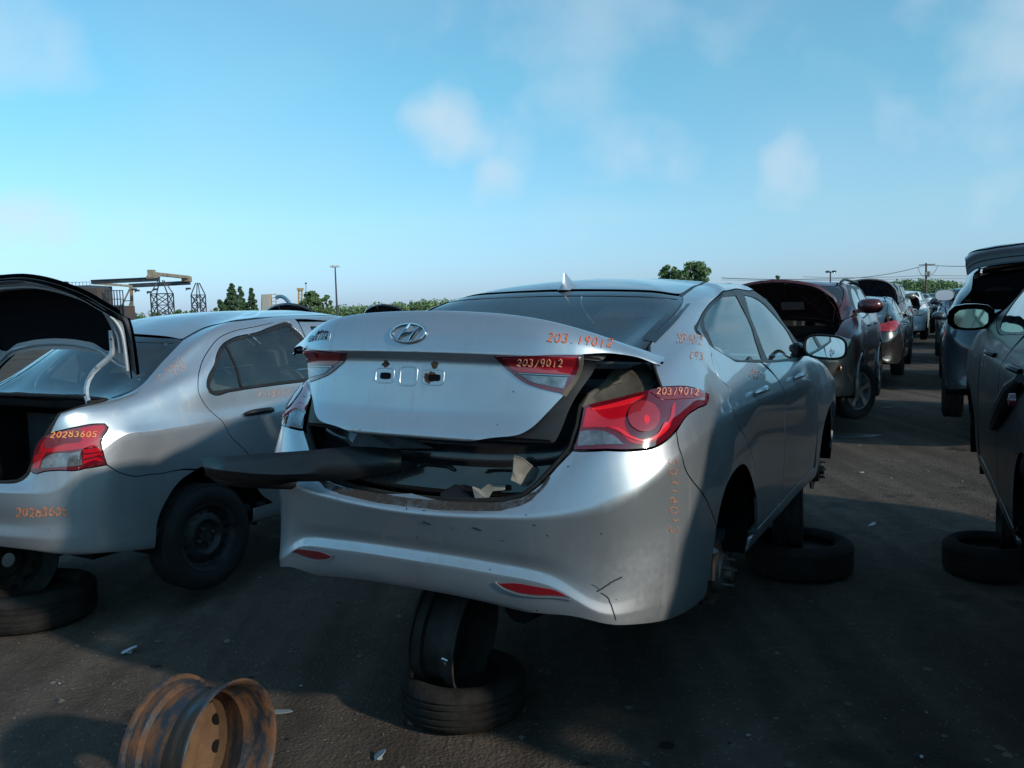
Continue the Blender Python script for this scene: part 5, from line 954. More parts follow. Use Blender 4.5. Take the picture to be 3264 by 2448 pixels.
def wreck(name, label, cat, mw, kind, dims, pm, hood=None, hoodin=None, lower=None, group=None, wheels='alloy', wr=.33, glass=None, wheelset=(1, 1, 1, 1), trunk=False, rear_lamps=True, detail=True, hood_only=None, mirror=True, K=6, bay=True, msc=1, mdz=.04, gate=False, mg=None, steer=0):
    s = Surf(warp(kind, *dims), K, CR0, mw); root = empty(name, mw, label, cat, group); k8 = K / 8
    U = {k: [(a * k8, b * k8) for a, b in v] for k, v in UVO.items()}
    if K < 6: U = {k: v[::2] if len(v) > 30 else v for k, v in U.items()}
    sy = dims[0] / 4.53; fl = .014
    for k in ('side_frame', 'front_fender', 'rear_door', 'front_door'): panel(k, s, U[k], pm, root, both=True)
    lo = lower or pm
    panel('sill', s, U['sill'], lo, root, both=True)
    for k in ('rear_bumper', 'front_bumper'): panel(k, s, U[k], lo, root, both='joined')
    panel('roof', s, U['roof'], pm, root, both='joined')
    bl = [('u', 0, 6, '*'), ('u', 2, 6.2), ('u', 2.9, 6.6), ('u', 3.2, 7.2), ('u', 3.4, 7.95, '*'), ('u', 0, 7.97, '*')]
    if gate:
        hy, hz = float(s.net[0, 9, 1]), float(s.net[0, 9, 2]); GN = [[(x, hy + .02, hz - dr), (x, hy - .30, hz + .07 - dr), (x * 1.08, hy - .68, hz + .09 - dr * 1.2), (x * 1.12, hy - .92, hz + .08 - dr * 1.3), (x * 1.12, hy - .98, hz + .055 - dr * 1.3), (x * 1.10, hy - .99, hz - .04 - dr * 1.3)] for x, dr in ((0, 0), (.25, .006), (.45, .022), (.58, .05), (.64, .085))]
        GS = Surf(GN, 6, {4: .5}, mw, topmask=False); tgt = panel('tailgate', GS, [('u', 0, 0, '*'), ('u', 4, 0, '*'), ('u', 4, 5, '*'), ('u', 0, 5, '*')], pm, root, both='joined', flange=.05, gap=0)
        panel('tailgate_lining', GS, [('u', 0, .1, '*'), ('u', 3.8, .1, '*'), ('u', 3.8, 4.4, '*'), ('u', 0, 4.4, '*')], hoodin or M_BLACK, tgt, both='joined', off=-.045, flange=0, gap=0)
        panel('tailgate_glass', GS, [('u', 0, .3, '*'), ('u', 3.2, .35), ('u', 3.3, 2.4), ('u', 2.9, 2.7), ('u', 0, 2.8, '*')], M_GLASS, tgt, both='joined', off=-.055, flange=0, gap=0)
        mb = MB(); mb.tube([(0, hy - .90, hz + .10), (.25, hy - .895, hz + .095), (.5, hy - .87, hz + .065)], .022, 7); mb.tube([(0, hy - .90, hz + .10), (-.25, hy - .895, hz + .095), (-.5, hy - .87, hz + .065)], .022, 7); mb.build('spoiler_lip', pm, tgt)
        for sx in (1, -1): mb = MB(); mb.tube([(sx * .60, hy + .02, hz - .35), (sx * .58, hy - .42, hz + .03)], .010, 6); mb.build('gas_strut', M_CAST, root)
        mb = MB(); mb.box((0, .55, .62), (1.3, .8, .04)); mb.box((0, 1.0, 1.0), (1.3, .05, .8)); mb.box((0, .14, .84), (1.2, .04, .25)); mb.build('boot_lining', M_DARK, root)
    else: panel('boot_lid' if kind == 'saloon' else 'tailgate', s, bl, pm, root, both='joined')
    for q in panel('taillight', s, U['taillight'], M_REDD if gate else M_REDF, root, both=True, off=.003): pass
    for q in panel('headlight', s, U['headlight'], LFILM, root, both=True): pass
    panel('grille', s, U['grille'], M_BLACK, root, both='joined', off=-.01)
    g = glass or GLASS
    for n_, key in (('rear_window', 'rear_window'), ('front_window', 'front_window')): panel(n_, s, U[key], g, root, off=-.006, flange=0, both=True, gap=-.004)
    panel('window_surround', s, U['window_surround'], M_BLACK, root, off=-.003, both=True, holes=[U['rear_window'], U['front_window']])
    panel('windscreen', s, U['windscreen'], g, root, off=-.003, flange=0, both='joined')
    if not gate: panel('rear_windscreen', s, U['rear_glass'], GLASS_D, root, off=-.003, flange=0, both='joined')
    # dark tub so that nothing shows through
    net = s.net; zf = net[12, 1, 2] + .1
    mb = MB(); mb.box((0, 2.3 * sy, zf), (1.5, 3.0 * sy, .05)); mb.box((0, 1.1 * sy, zf + .28), (1.2, .05, .56)); mb.box((0, 3.35 * sy, zf + .25), (1.3, .05, .5)); mb.build('cabin_floor', M_INT, root)
    for yy in (1.45, 2.2):
        for x in (-.36, .36):
            mb = MB(); mb.box((x, yy * sy, zf + .18), (.5, .5, .22), bev=.05); mb.box((x, (yy - .24) * sy, zf + .5), (.48, .16, .62), Matrix.Rotation(R(14), 3, 'X'), bev=.05); mb.box((x, (yy - .34) * sy, zf + .9), (.26, .1, .18), bev=.035); mb.build('seat', M_INT, root)
    ys = (.955 * sy, 3.66 * sy); zc = .30 if kind == 'saloon' else wr + .03
    wells(s, root, ys=ys, zc=zc, r=.36 if kind == 'saloon' else .40, x1=dims[1] / 2 - .045)
    # wheels
    if wheels:
        i = 0
        for y in ys:
            for sx in (1, -1):
                if wheelset[i]: tyre_wheel('wheel', None, root, Vector((sx * (dims[1] / 2 - .11), y, wr + .0)), sx, r=wr, w=.215, rim_r=wr * .64, kind=wheels, rimmat=M_ALLOY if wheels == 'alloy' else M_WSTEEL, tilt=R(steer) if y > 2 else 0)
                i += 1
    # bonnet
    hinge = Vector(s.ev((20 * K, 7.9 * K))); hinge.x = 0
    hp = panel('bonnet', s, U['hood'], pm, root, both='joined', flange=.03)
    if hood:
        hi = panel('bonnet_underside', s, [(a, b) for a, b in U['hood']], hoodin or M_BLACK, hp, both='joined', off=-.028, flange=.01, gap=.03)
        rb = MB()
        fr = [Vector(s.ev((u * K, v * K))) - Vector((0, 0, .034)) for u, v in ((21.5, 6.6), (19.6, 6.95), (18.4, 7.3), (18.2, 7.7), (20, 7.8), (21.5, 7.8))]
        rb.tube(fr, .012, 5, closed=True); rb.tube([fr[0], fr[3]], .01, 5); rb.tube([fr[5], fr[1]], .01, 5)
        n_ = len(rb.v); rb.v += [Vector((-p.x, p.y, p.z)) for p in rb.v]; rb.f += [tuple(j + n_ for j in f) for f in rb.f]; rb.mi += rb.mi; rb.build('underside_rib', hoodin or M_BLACK, hp)
        hp.matrix_local = Matrix.Translation(hinge + Vector((0, 0, .03))) @ Matrix.Rotation(R(hood), 4, 'X') @ Matrix.Translation(-hinge)
        if bay:
            rng = random.Random(hash(label) % 99); yb = 4.0 * sy; zt = float(s.ev((21 * K, 6.6 * K))[2])
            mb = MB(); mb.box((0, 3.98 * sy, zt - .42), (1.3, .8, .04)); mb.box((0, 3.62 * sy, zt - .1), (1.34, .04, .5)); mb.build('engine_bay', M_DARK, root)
            mb = MB(); mb.box((.05, 3.95 * sy, zt - .2), (.62, .42, .26), bev=.04); mb.box((-.42, 4.05 * sy, zt - .14), (.26, .18, .18), bev=.01); mb.box((.46, 3.8 * sy, zt - .16), (.2, .2, .2), bev=.03); mb.tube([(-.5, 3.9 * sy, zt - .12), (-.2, 4.1 * sy, zt - .04), (.2, 4.12 * sy, zt - .05), (.5, 4.0 * sy, zt - .14)], .03, 8); mb.tube([(-.6, 3.7 * sy, zt - .02), (.6, 3.7 * sy, zt - .02)], .015, 6); mb.build('engine', M_CAST, root)
            mb = MB(); mb.bar((-.6, 4.3 * sy, zt - .06), (.6, 4.3 * sy, zt - .06), .06, .05); mb.build('radiator_support', M_BLACK, root)
    if mirror:
        for sx in (1, -1):
            b = Vector(s.ev((14.2 * K, 6.9 * K))); c = Vector((sx * (b.x + .13 * msc), b.y - .08, b.z + .05 + mdz))
            V = []; n = 14
            for (yy, q) in ((0, 1), (.02, 1.03), (.07, .95), (.12, .7), (.14, .15)):
                for j in range(n):
                    a = 2 * math.pi * j / n; cc, ss = math.cos(a), math.sin(a); r = (abs(cc)**3 + abs(ss)**3)**(-1 / 3); V.append(c + Vector((cc * r * .12 * q * msc, yy, ss * r * .075 * q * msc)))
            mb = MB(); mb.add(V, [(i * n + j, i * n + (j + 1) % n, (i + 1) * n + (j + 1) % n, (i + 1) * n + j) for i in range(4) for j in range(n)] + [tuple(4 * n + j for j in range(n))]); mb.bar(Vector((sx * (b.x - .02), b.y + .02, b.z + .02)), c + Vector((-sx * .05, .05, -.04)), .07, .05)
            h = mb.build('door_mirror', pm if mirror is True else mirror, root, ang=60)
            mb = MB(); mb.add([c + (p - c) * (.72 if mg else .93) + Vector((0, -.003, -.008 if mg else 0)) for p in V[:n]], [tuple(range(n))]); mb.build('mirror_glass', mg or M_MIRROR, h, smooth=False)
    if detail:
        for yy in (1.47, 2.45):
            for sx in (1, -1):
                mb = MB(); P = []
                for t in range(7):
                    a = t / 6; sp = s.pt(('s', (yy - .10 + .2 * a) * sy, .895 * dims[2] / 1.43 if kind == 'saloon' else .30 + (.895 - .19) * (dims[2] - .30) / 1.24)); q = s.pos(sp, .006 + .03 * math.sin(math.pi * a)**.6); P.append(Vector((q.x * sx, q.y, q.z)))
                mb.tube(P, .013, 6); mb.build('handle', pm, root)
    return root, s, hp
P_MAROON = paint('maroon_paint', (.075, .014, .018), metal=.25, rough=.28, dust=.2, dustcol=(.12, .06, .05), coat=.6); P_TAUPE = paint('taupe_cladding', (.075, .064, .055), metal=.3, rough=.4, dust=.3, dustcol=(.10, .09, .08))
P_BROWN = paint('dark_brown_paint', (.022, .020, .020), metal=.35, rough=.2, dust=.1, dustcol=(.07, .06, .05), coat=.8, lowd=.2); P_NAVY = paint('navy_paint', (.022, .034, .058), metal=.3, rough=.25, dust=.2)
P_WHITE = paint('white_paint', (.72, .73, .74), metal=0, rough=.35, dust=.15); P_BLACKC = paint('black_paint', (.012, .012, .014), metal=.2, rough=.2, dust=.2); P_BLUES = paint('blue_silver_paint', (.20, .27, .34), metal=.6, rough=.3, dust=.2)
P_AUB = paint('aubergine_paint', (.005, .0045, .007), metal=.1, rough=.42, dust=.05, dustcol=(.014, .012, .012), coat=.14, lowd=.03); MATS['aubergine_paint'].node_tree.nodes['Principled BSDF'].inputs['Specular IOR Level'].default_value = .28; P_SLATE = paint('slate_paint', (.028, .040, .056), metal=.35, rough=.28, dust=.15, dustcol=(.07, .07, .07)); P_BEIGE = paint('beige_paint', (.22, .20, .17), metal=.5, rough=.3, dust=.25); P_GREY = paint('graphite_paint', (.06, .065, .07), metal=.5, rough=.3, dust=.25)

def others():
    # left row, going away
    g = 'wrecked cars lined up along the aisle'
    w, s, h = wreck('off_road_car', 'maroon off-roader with grey-brown cladding, bonnet raised, facing the viewer', 'car', place(-1.90, 14.45, .17, -1), 'suv', (4.45, 1.82, 1.68), P_MAROON, hood=54, msc=1.2, steer=-30, hoodin=M_HOODIN, lower=P_TAUPE, wr=.345, wheels='alloy', group=g)
    for sx in (1, -1):      # flared wheel arches, side lamps, roof rails, scoop
        for y, nm in ((.94, 0), (3.60, 1)):
            mb = MB(); P = []
            for k in range(17):
                a = R(-8 + 196 * k / 16); P.append(Vector((sx * .888, y + .425 * math.cos(a), .37 + .415 * math.sin(a))))
            mb.tube(P, [.026] * 17, 8); mb.build('arch_flare', P_TAUPE, w)
        mb = MB(); c = s.on(('s', 4.28, .66), .006); mb.lathe([(0, .0), (.0, .035), (.014, .03), (.018, 0)], 16, Matrix.Translation((c.x * sx, c.y, c.z)) @ Matrix.Rotation(R(20), 4, 'Z') @ Matrix.Scale(sx, 4, (1, 0, 0))); mb.build('marker_lamp', M_ORG, w)
        mb = MB(); mb.tube([(sx * .56, .6, 1.62), (sx * .56, .7, 1.68), (sx * .56, 2.3, 1.70), (sx * .55, 2.6, 1.66), (sx * .55, 2.68, 1.60)], .018, 8); mb.build('roof_rail', M_BLACK, w)
    mb = MB(); mb.box((0, 4.20, 1.10), (.34, .18, .035), Matrix.Rotation(R(-8), 3, 'X'), bev=.012); sc = mb.build('bonnet_badge_rise', P_MAROON, h)
    mb = MB(); mb.box((-.18, 4.02, .985), (.26, .11, .004)); mb.build('underside_sticker', mat('faded_sticker', (.09, .06, .055), .7), h)
    w, s, h = wreck('executive_saloon', 'dark brown saloon showing its red left-hand tail lamp, behind the maroon off-roader', 'car', place(-1.76, 15.9, .20, 1), 'saloon', (4.75, 1.84, 1.45), P_BROWN, wheels='steel', wr=.32, group=g, rear_lamps=True)
    w['label'] = 'dark brown saloon with red tail lamps, between the maroon off-roader and the navy-bonneted car'
    mb = MB(); mb.box((.55, .02, .42), (.22, .02, .04)); mb.build('rear_reflector', M_REFL, w); mb = MB(); mb.box((-.55, .02, .42), (.22, .02, .04)); mb.build('rear_reflector', M_REFL, w)
    wreck('tall_car', 'beige-grey tall car with a raised navy bonnet, farther along the left row', 'car', place(-2.0, 27.2, .22, -1), 'suv', (4.5, 1.82, 1.80), P_BEIGE, hood=68, hoodin=M_NAVY, wr=.36, group=g, K=4)
    wreck('white_car', 'white off-roader with its dark-lined bonnet up, deep in the left row', 'car', place(-1.80, 36.0, .15, -1), 'suv', (4.5, 1.80, 1.70), P_WHITE, hood=50, hoodin=M_BLACK, wr=.35, group=g, K=4)
    wreck('black_car', 'black off-roader with pale headlamp, just beyond the white one', 'car', place(-1.70, 42.5, .12, -1), 'suv', (4.5, 1.80, 1.66), P_BLACKC, hood=None, wr=.35, group=g, K=4)
    for i, (s_, pm, lab, hd, kd, H_) in enumerate(((49.5, P_GREY, 'graphite saloon sixth in the left row, bonnet up', 50, 'saloon', 1.45), (56, P_BLUES, 'blue-silver saloon seventh in the left row', None, 'saloon', 1.45), (62.5, P_BLACKC, 'black saloon eighth in the left row, bonnet up', 55, 'saloon', 1.48), (69, P_NAVY, 'navy tall car at the far end of the left row', None, 'suv', 1.7))):
        wreck('far_car', lab, 'car', place(-1.75 + .1 * (i % 2), s_, .15, -1), kd, (4.5, 1.78, H_), pm, hood=hd, group=g, K=3, detail=False, bay=False)
    # nearest on the right: dark saloon, seen along its left flank
    c, sn = math.cos(R(25)), math.sin(R(25)); A = Matrix(((c, sn, 0, 2.085), (-sn, c, 0, 1.50), (0, 0, 1, .285), (0, 0, 0, 1)))
    w, s, h = wreck('dark_saloon', 'near-black saloon cut off by the right edge, dented door, black mirror', 'car', A, 'suv', (4.62, 1.80, 1.58), P_AUB, wheels=None, mirror=mat('gloss_black', (.008, .008, .009), .12, 0, .6, coat=.8), K=8, msc=1.0, mdz=-.045, mg=mat('greenish_mirror', (.50, .66, .55), .04, 1))  # off-roader shape: unseen roof and tail made tall for their shade
    # loose black handle hanging from the door, stub mirror base, dents
    def wx(px, py, x): o = s.camL; d = s.im3 @ ray(px, py); return o + d * ((x - o.x) / d.x)
    mb = MB(); Q = [wx(3252, 1206, -.90), wx(3222, 1235, -.905), wx(3195, 1290, -.905), wx(3172, 1340, -.90), wx(3160, 1362, -.895)]; mb.tube(Q, [.016, .026, .030, .028, .016], 10); mb.build('loose_handle', M_BLACK, w)
    mb = MB(); mb.lathe([(0, 0), (0, .025), (.02, .022), (.024, 0)], 14, Matrix.Translation(wx(3236, 1275, -.915)) @ Matrix.Rotation(R(180), 4, 'Z')); mb.build('red_lamp', M_REDD, w)
    # second on the right: pale car with bonnet up
    wreck('hatch_car', 'slate-blue car with its tailgate raised, behind the near-black saloon on the right', 'car', place(.78, 9.75, .25, 1), 'suv', (4.5, 1.84, 1.72), P_SLATE, hoodin=M_CAST, wr=.34, gate=True, group='cars of the right-hand row')
    for i, (lat, s_, pm, lab, kd, H_, fc, hd) in enumerate(((.62, 20.6, P_GREY, 'graphite saloon third in the right-hand row', 'saloon', 1.45, -1, None), (.42, 27.0, P_NAVY, 'navy off-roader fourth in the right-hand row', 'suv', 1.68, -1, None), (.30, 33.5, P_BLACKC, 'black saloon fifth in the right-hand row', 'saloon', 1.45, -1, 50), (.2, 40.5, P_GREY, 'graphite off-roader sixth in the right-hand row', 'suv', 1.66, -1, None), (.1, 48, P_NAVY, 'navy saloon seventh in the right-hand row', 'saloon', 1.45, -1, None), (-.3, 56, P_BLACKC, 'black off-roader closing the far end of the aisle', 'suv', 1.7, -1, None))):
        wreck('parked_car', lab, 'car', place(lat, s_, .15, fc), kd, (4.5, 1.78, H_), pm, hood=hd, group='cars of the right-hand row', K=3, detail=False, bay=False)
    # rows farther left whose raised bonnets peek over the roofs
    for lab, lat, s_, pm, hd in (('black saloon whose raised bonnet shows over the left saloon roof', -7.95, 12.7, P_BLACKC, 84), ('black car whose raised bonnet shows beside the light pole', -9.75, 17.3, P_BLACKC, 84)):
        wreck('hidden_car', lab, 'car', place(lat, s_, .08, -1), 'saloon', (4.5, 1.62, 1.40), pm, hood=hd, hoodin=M_BLACK, group='cars of the rows farther left', K=4, detail=False, bay=False)
    for lab, s_, pm in (('unseen black saloon added beyond the near-black saloon to shade the ground', 1.5, P_BLACKC), ('unseen graphite saloon added to the right behind the viewer to shade the ground', -3.6, P_GREY)):
        wreck('shade_car', lab, 'car', place(4.5, s_, .03, 1), 'saloon', (4.5, 1.78, 1.46), pm, K=3, detail=False, bay=False, group='unseen cars added for their shade')  # unseen cars added to stop sun reaching the ground under the near-black one
    # unseen cars added behind the viewer to throw shade over the aisle
    wreck('shade_car', 'unseen grey off-roader added behind the viewer for its shade', 'car', place(2.2, -2.4, .25, 1), 'suv', (4.5, 1.82, 1.72), P_GREY, K=3, detail=False, bay=False, wheels=None)
    wreck('shade_car', 'unseen navy off-roader added farther behind the viewer for its shade', 'car', place(1.9, -7.6, .25, 1), 'suv', (4.5, 1.82, 1.72), P_NAVY, K=3, detail=False, bay=False, wheels=None)

# ------------------------------------------------------------------ yard clutter
RUSTY = None
def rusty():
    m, N, L, b = nodes('rusted_rim'); tc = N.new('ShaderNodeTexCoord'); n = N.new('ShaderNodeTexNoise'); n.inputs['Scale'].default_value = 7; n.inputs['Detail'].default_value = 9; n.inputs['Roughness'].default_value = .68
    mp = N.new('ShaderNodeMapping'); mp.inputs['Scale'].default_value = (2.6, .9, .9); L.new(tc.outputs['Object'], mp.inputs[0]); L.new(mp.outputs[0], n.inputs['Vector'])
    r = N.new('ShaderNodeValToRGB'); e = r.color_ramp.elements; e[0].position = .36; e[0].color = (.014, .018, .026, 1); e[1].position = .72; e[1].color = (.16, .064, .027, 1)
    for p, c in ((.45, (.022, .024, .03, 1)), (.50, (.065, .033, .02, 1)), (.60, (.12, .052, .024, 1))): q = e.new(p); q.color = c
    L.new(n.outputs[0], r.inputs[0]); L.new(r.outputs[0], b.inputs['Base Color']); b.inputs['Roughness'].default_value = .62
    mr = N.new('ShaderNodeMapRange'); L.new(n.outputs[0], mr.inputs[0]); mr.inputs[1].default_value = .4; mr.inputs[2].default_value = .55; mr.inputs[3].default_value = .35; mr.inputs[4].default_value = .85; L.new(mr.outputs[0], b.inputs['Roughness'])
    n2 = N.new('ShaderNodeTexNoise'); n2.inputs['Scale'].default_value = 90; L.new(tc.outputs['Object'], n2.inputs['Vector']); bp = N.new('ShaderNodeBump'); bp.inputs['Strength'].default_value = .35; bp.inputs['Distance'].default_value = .003; L.new(n2.outputs[0], bp.inputs['Height']); L.new(bp.outputs[0], b.inputs['Normal'])
    return m
def rim_thing(name, label, M, r, w, m, m2, group=None, cat='wheel rim'):
    root = empty(name, M, label, cat, group); mb = MB(); h = w / 2
    mb.lathe([(-h, r), (-h + .003, r + .006), (-h + .012, r + .004), (-h + .016, r - .008), (-h + .05, r - .012), (-h + .058, r - .030), (-h + .085, r - .034), (h * .15, r - .036), (h * .45, r - .016), (h - .02, r - .010), (h - .012, r + .004), (h - .003, r + .006), (h, r),
              (h - .003, r - .004), (h - .018, r - .014), (h * .45, r - .020), (h * .15, r - .040), (-h + .085, r - .039), (-h + .06, r - .036), (-h + .05, r - .017), (-h + .016, r - .013)], 72, closed_prof=True)
    mb.build('barrel', m, root, ang=30)
    mb = MB(); mb.lathe([(-h + .07, r - .037), (-h + .04, r * .80), (-h + .012, r * .66), (-h + .008, r * .52), (-h + .035, r * .42), (-h + .035, r * .2), (-h + .03, r * .19)], 48); d = mb.build('disc', m2, root, ang=30)
    for k in range(12):
        a = 2 * math.pi * k / 12 + .1; e = Vector((0, math.cos(a), math.sin(a))); f = Vector((0, -math.sin(a), math.cos(a))); c0 = Vector((-h + .036, 0, 0)) + e * r * .775
        mb = MB(); mb.add([c0 + e * (.011 * math.cos(t)) + f * (.022 * math.sin(t)) + Vector((-.012 * 0, 0, 0)) + Vector((.013 * math.cos(t) * .55 + .004, 0, 0)) for t in [2 * math.pi * j / 12 for j in range(12)]], [tuple(range(12))]); mb.build('vent_slot', M_DARK, d, smooth=False)
    return root
def flat_tyre(label, p, r, w, group='old tyres lying flat as props'):
    M = Matrix.Translation(p) @ Matrix.Rotation(R(-90), 4, 'Y')
    root = empty('old_tyre', M, label, 'tyre', group); mb = MB(); h = w / 2; q = r * .66
    prof = [(-h * .8, q), (-h * .99, q + .02), (-h * 1.03, (q + r) / 2), (-h * .95, r - .03), (-h * .8, r - .008)]
    for g in (-.5, -.2, .2, .5): prof += [(h * (g - .08), r), (h * (g - .05), r - .008), (h * (g + .05), r - .008), (h * (g + .08), r)]
    prof += [(-a, b) for a, b in reversed(prof[:5])] + [(h * .7, q - .006), (h * .55, q + .02), (h * .4, r - .05), (-h * .4, r - .05), (-h * .55, q + .02), (-h * .7, q - .006)]
    mb.lathe(prof, 72, closed_prof=True); mb.build('tread', M_RUBD, root, ang=40)
    mb = MB(); mb.lathe([(h * .25, q + .03), (h * .2, q * .8), (h * .32, q * .5), (h * .30, .0)], 40); mb.lathe([(-h * .6, q + .03), (-h * .6, 0)], 24); mb.build('inner_plate', M_WSTEELD, root)
    return root
M_RUBD = mat('dusty_rubber', (.022, .020, .018), .85, 0, .2, noise_amt=.45, nscale=8, bump=.35, bscale=50); M_WSTEELD = mat('dusty_black_steel', (.035, .031, .028), .7, .1, noise_amt=.5, nscale=9)
def gpt(px, py, z=0): return ground_at(px, py, z)
def clutter():
    RUST = rusty(); M_RUSTI = mat('rust_inside', (.10, .058, .034), .85, .1, .3, noise_amt=.4, nscale=10, dirt=(.17, .10, .055))
    def orient(p, ax, lean=0):
        x = Vector(ax).normalized(); y = Vector((0, 0, 1)).cross(x).normalized(); z = x.cross(y)
        return Matrix(((x.x, y.x, z.x, p.x), (x.y, y.y, z.y, p.y), (x.z, y.z, z.z, p.z), (0, 0, 0, 1)))
    # rusty rim in the foreground
    c = at(640, 2330, 2.58)
    rim_thing('wheel_rim', 'rusty steel wheel rim standing on edge alone in the foreground', orient(Vector((c.x, c.y, .228)), (.94, -.34, .05)), .222, .24, RUST, M_RUSTI)
    # props under the nearest saloon
    def prop(px, py, r, ax, lab, dz=.0, w=.19, rr=.195, off=(0, 0), rw=.17):
        p = gpt(px, py, w / 2); flat_tyre('old tyre lying flat ' + lab, Vector((p.x, p.y, w / 2 + .004)), r, w)
        q = Vector((p.x + off[0], p.y + off[1], w * .55 + rr)); rim_thing('wheel_rim', 'black rim standing in the flat tyre ' + lab, orient(q, ax), rr, rw, M_WSTEELD, M_WSTEELD, 'rims used as props')
    prop(1478, 2195, .252, (.93, -.36, -.12), 'under the rear of the nearest saloon', rr=.222, off=(-.03, .02), rw=.20, w=.17)
    prop(2545, 1765, .31, (.95, -.3, 0), 'under the right side of the nearest saloon', rr=.24, off=(-.05, .05))
    prop(110, 1915, .31, (.9, -.42, 0), 'under the tail of the left saloon', rr=.20, off=(-.12, .05))
    prop(3155, 1775, .25, (.9, -.42, 0), 'beside the near-black saloon on the right', rr=.16, off=(.2, .1))
    p = EL.mw @ Vector((-.6, 3.2, 0)); 
    # shiny valve clip on the prop
    mb = MB(); q = at(1408, 2098, 3.05); mb.tube([q, q + Vector((.006, -.004, -.012)), q + Vector((.012, 0, -.028))], .004, 6); mb.tube([q + Vector((0, 0, 0)), q + Vector((.02, 0, -.01))], .005, 6); o = mb.build('balance_weight', M_CHROME2); tag(o, 'small bright clip on the black rim under the nearest saloon', 'metal clip')
    # black plastic trim hanging out of the boot
    def we(px, py, y): o = EL.camL; d = EL.im3 @ ray(px, py); return EL.mw @ (o + d * ((y - o.y) / d.y))
    top = [(644, 1462, -.03), (720, 1455, -.03), (800, 1449, -.03), (885, 1443, -.028), (969, 1437, -.025), (1040, 1430, -.02), (1112, 1423, -.005), (1180, 1424, .03), (1280, 1432, .06)]
    mid = [(652, 1490, -.05), (722, 1500, -.055), (802, 1508, -.055), (886, 1512, -.05), (960, 1510, -.045), (1040, 1505, -.03), (1112, 1500, -.01), (1180, 1494, .025), (1280, 1485, .06)]
    bot = [(658, 1516, -.04), (725, 1534, -.04), (805, 1541, -.04), (885, 1541, -.035), (948, 1533, -.03), (1040, 1532, -.015), (1112, 1528, .0), (1180, 1520, .03), (1280, 1505, .06)]
    V = [we(*q) for row in (top, mid, bot) for q in row]; F = [(r_ * 9 + i, r_ * 9 + i + 1, (r_ + 1) * 9 + i + 1, (r_ + 1) * 9 + i) for r_ in range(2) for i in range(8)]
    mb = MB(); mb.add(V, F); mb.add([we(*q) for q in ((664, 1516, -.035), (700, 1545, -.03), (815, 1556, -.03), (930, 1560, -.03), (943, 1552, -.03), (950, 1530, -.028), (885, 1528, -.03), (800, 1528, -.03), (725, 1522, -.03))], [tuple(range(9))])
    o = mb.build('plastic_trim', mat('satin_black_trim', (.012, .012, .013), .33, 0, .45, noise_amt=.25, nscale=7)); sm = o.modifiers.new('thickness', 'SOLIDIFY'); sm.thickness = .004
    tag(o, 'long black plastic trim panel sticking out leftwards from the open boot of the nearest saloon', 'plastic trim')
    # shards and scraps
    rng = random.Random(5)
    def shard(px, py, w, d, col, name, lab, cat, h=.004, tilt=0):
        p = gpt(px, py); n = 7; P = []
        for k in range(n):
            a = 2 * math.pi * k / n; q = rng.uniform(.75, 1.15); P.append(Vector((w / 2 * q * math.cos(a), d / 2 * q * math.sin(a), .006 + (.02 * tilt * math.cos(a)) + .01 * tilt)))
        mb = MB(); mb.prism(P, (0, 0, 0), (0, 0, h)); mb.box((0, 0, .004), (w * .3, d * .3, .008)); o = mb.build(name, mat(name + '_mat' + str(round(col[0], 2)), col, .35, 0, .5, noise_amt=.2), None, smooth=False); o.location = (p.x, p.y, 0); tag(o, lab, cat)
    shard(413, 2080, .075, .06, (.50, .55, .62), 'glass_shard', 'small pale shard on the ground behind the left saloon', 'debris', tilt=.7)
    shard(886, 2275, .13, .035, (.20, .21, .21), 'lens_fragment', 'flat grey fragment on the ground beside the rusty rim', 'debris')
    shard(2779, 1677, .055, .05, (.45, .46, .48), 'crumpled_paper', 'crumpled pale scrap in the shade of the aisle', 'debris', tilt=.6)
    shard(2747, 1508, .05, .03, (.55, .55, .52), 'paper_scrap', 'white scrap on the sunlit strip of the aisle', 'debris')
    shard(1212, 2418, .05, .05, (.35, .37, .40), 'metal_scrap', 'shiny crumpled scrap at the bottom edge of the photo', 'debris', tilt=.8)
    shard(2938, 2418, .012, .012, (.5, .53, .58), 'pale_pebble', 'tiny pale pebble in the dark lower right foreground', 'debris')
    shard(2830, 1300, .22, .10, (.02, .02, .022), 'rubber_scrap', 'black rubber scrap lying in the aisle before the maroon off-roader', 'debris')
    shard(2690, 1392, .9, .35, (.075, .08, .085), 'flattened_sheet', 'flat grey sheet lying beside the nearest saloon front wheel arch', 'debris', h=.003)
    shard(235, 1953, .02, .015, (.5, .5, .42), 'yellow_chip', 'small pale chip beside the flat tyre at the left edge', 'debris')
    shard(2120, 2380, .06, .05, (.015, .013, .012), 'oil_clod', 'dark clod on the ground in the lower centre-right', 'debris')

def litter():
    rng = random.Random(8)
    for nm, col, n, lab in (('pale_litter', (.30, .31, .32), 70, 'tiny pale scraps and glass crumbs strewn over the yard'), ('dark_litter', (.012, .012, .012), 60, 'tiny black rubber and plastic crumbs strewn over the yard'), ('rusty_litter', (.09, .04, .02), 35, 'tiny rusty bits strewn over the yard')):
        mb = MB()
        for i in range(n):
            d = 1.7 + 11 * rng.random()**1.2; x = (rng.uniform(-100, 3300) - PW / 2) / FP * d; z = rng.uniform(.004, .011) * (1 + (nm[0] == 'd')); c = Vector((x, d, .004)); a0 = rng.uniform(0, 6)
            P = [c + Vector((math.cos(a0 + k) * z * rng.uniform(.5, 1.5), math.sin(a0 + k) * z * rng.uniform(.4, 1), rng.uniform(0, .004))) for k in (0, 1.4, 2.9, 4.4)]; mb.prism(P, (0, 0, 0), (0, 0, .003))
        o = mb.build(nm, mat(nm + '_mat', col, .6), smooth=False); tag(o, lab, kind='stuff')
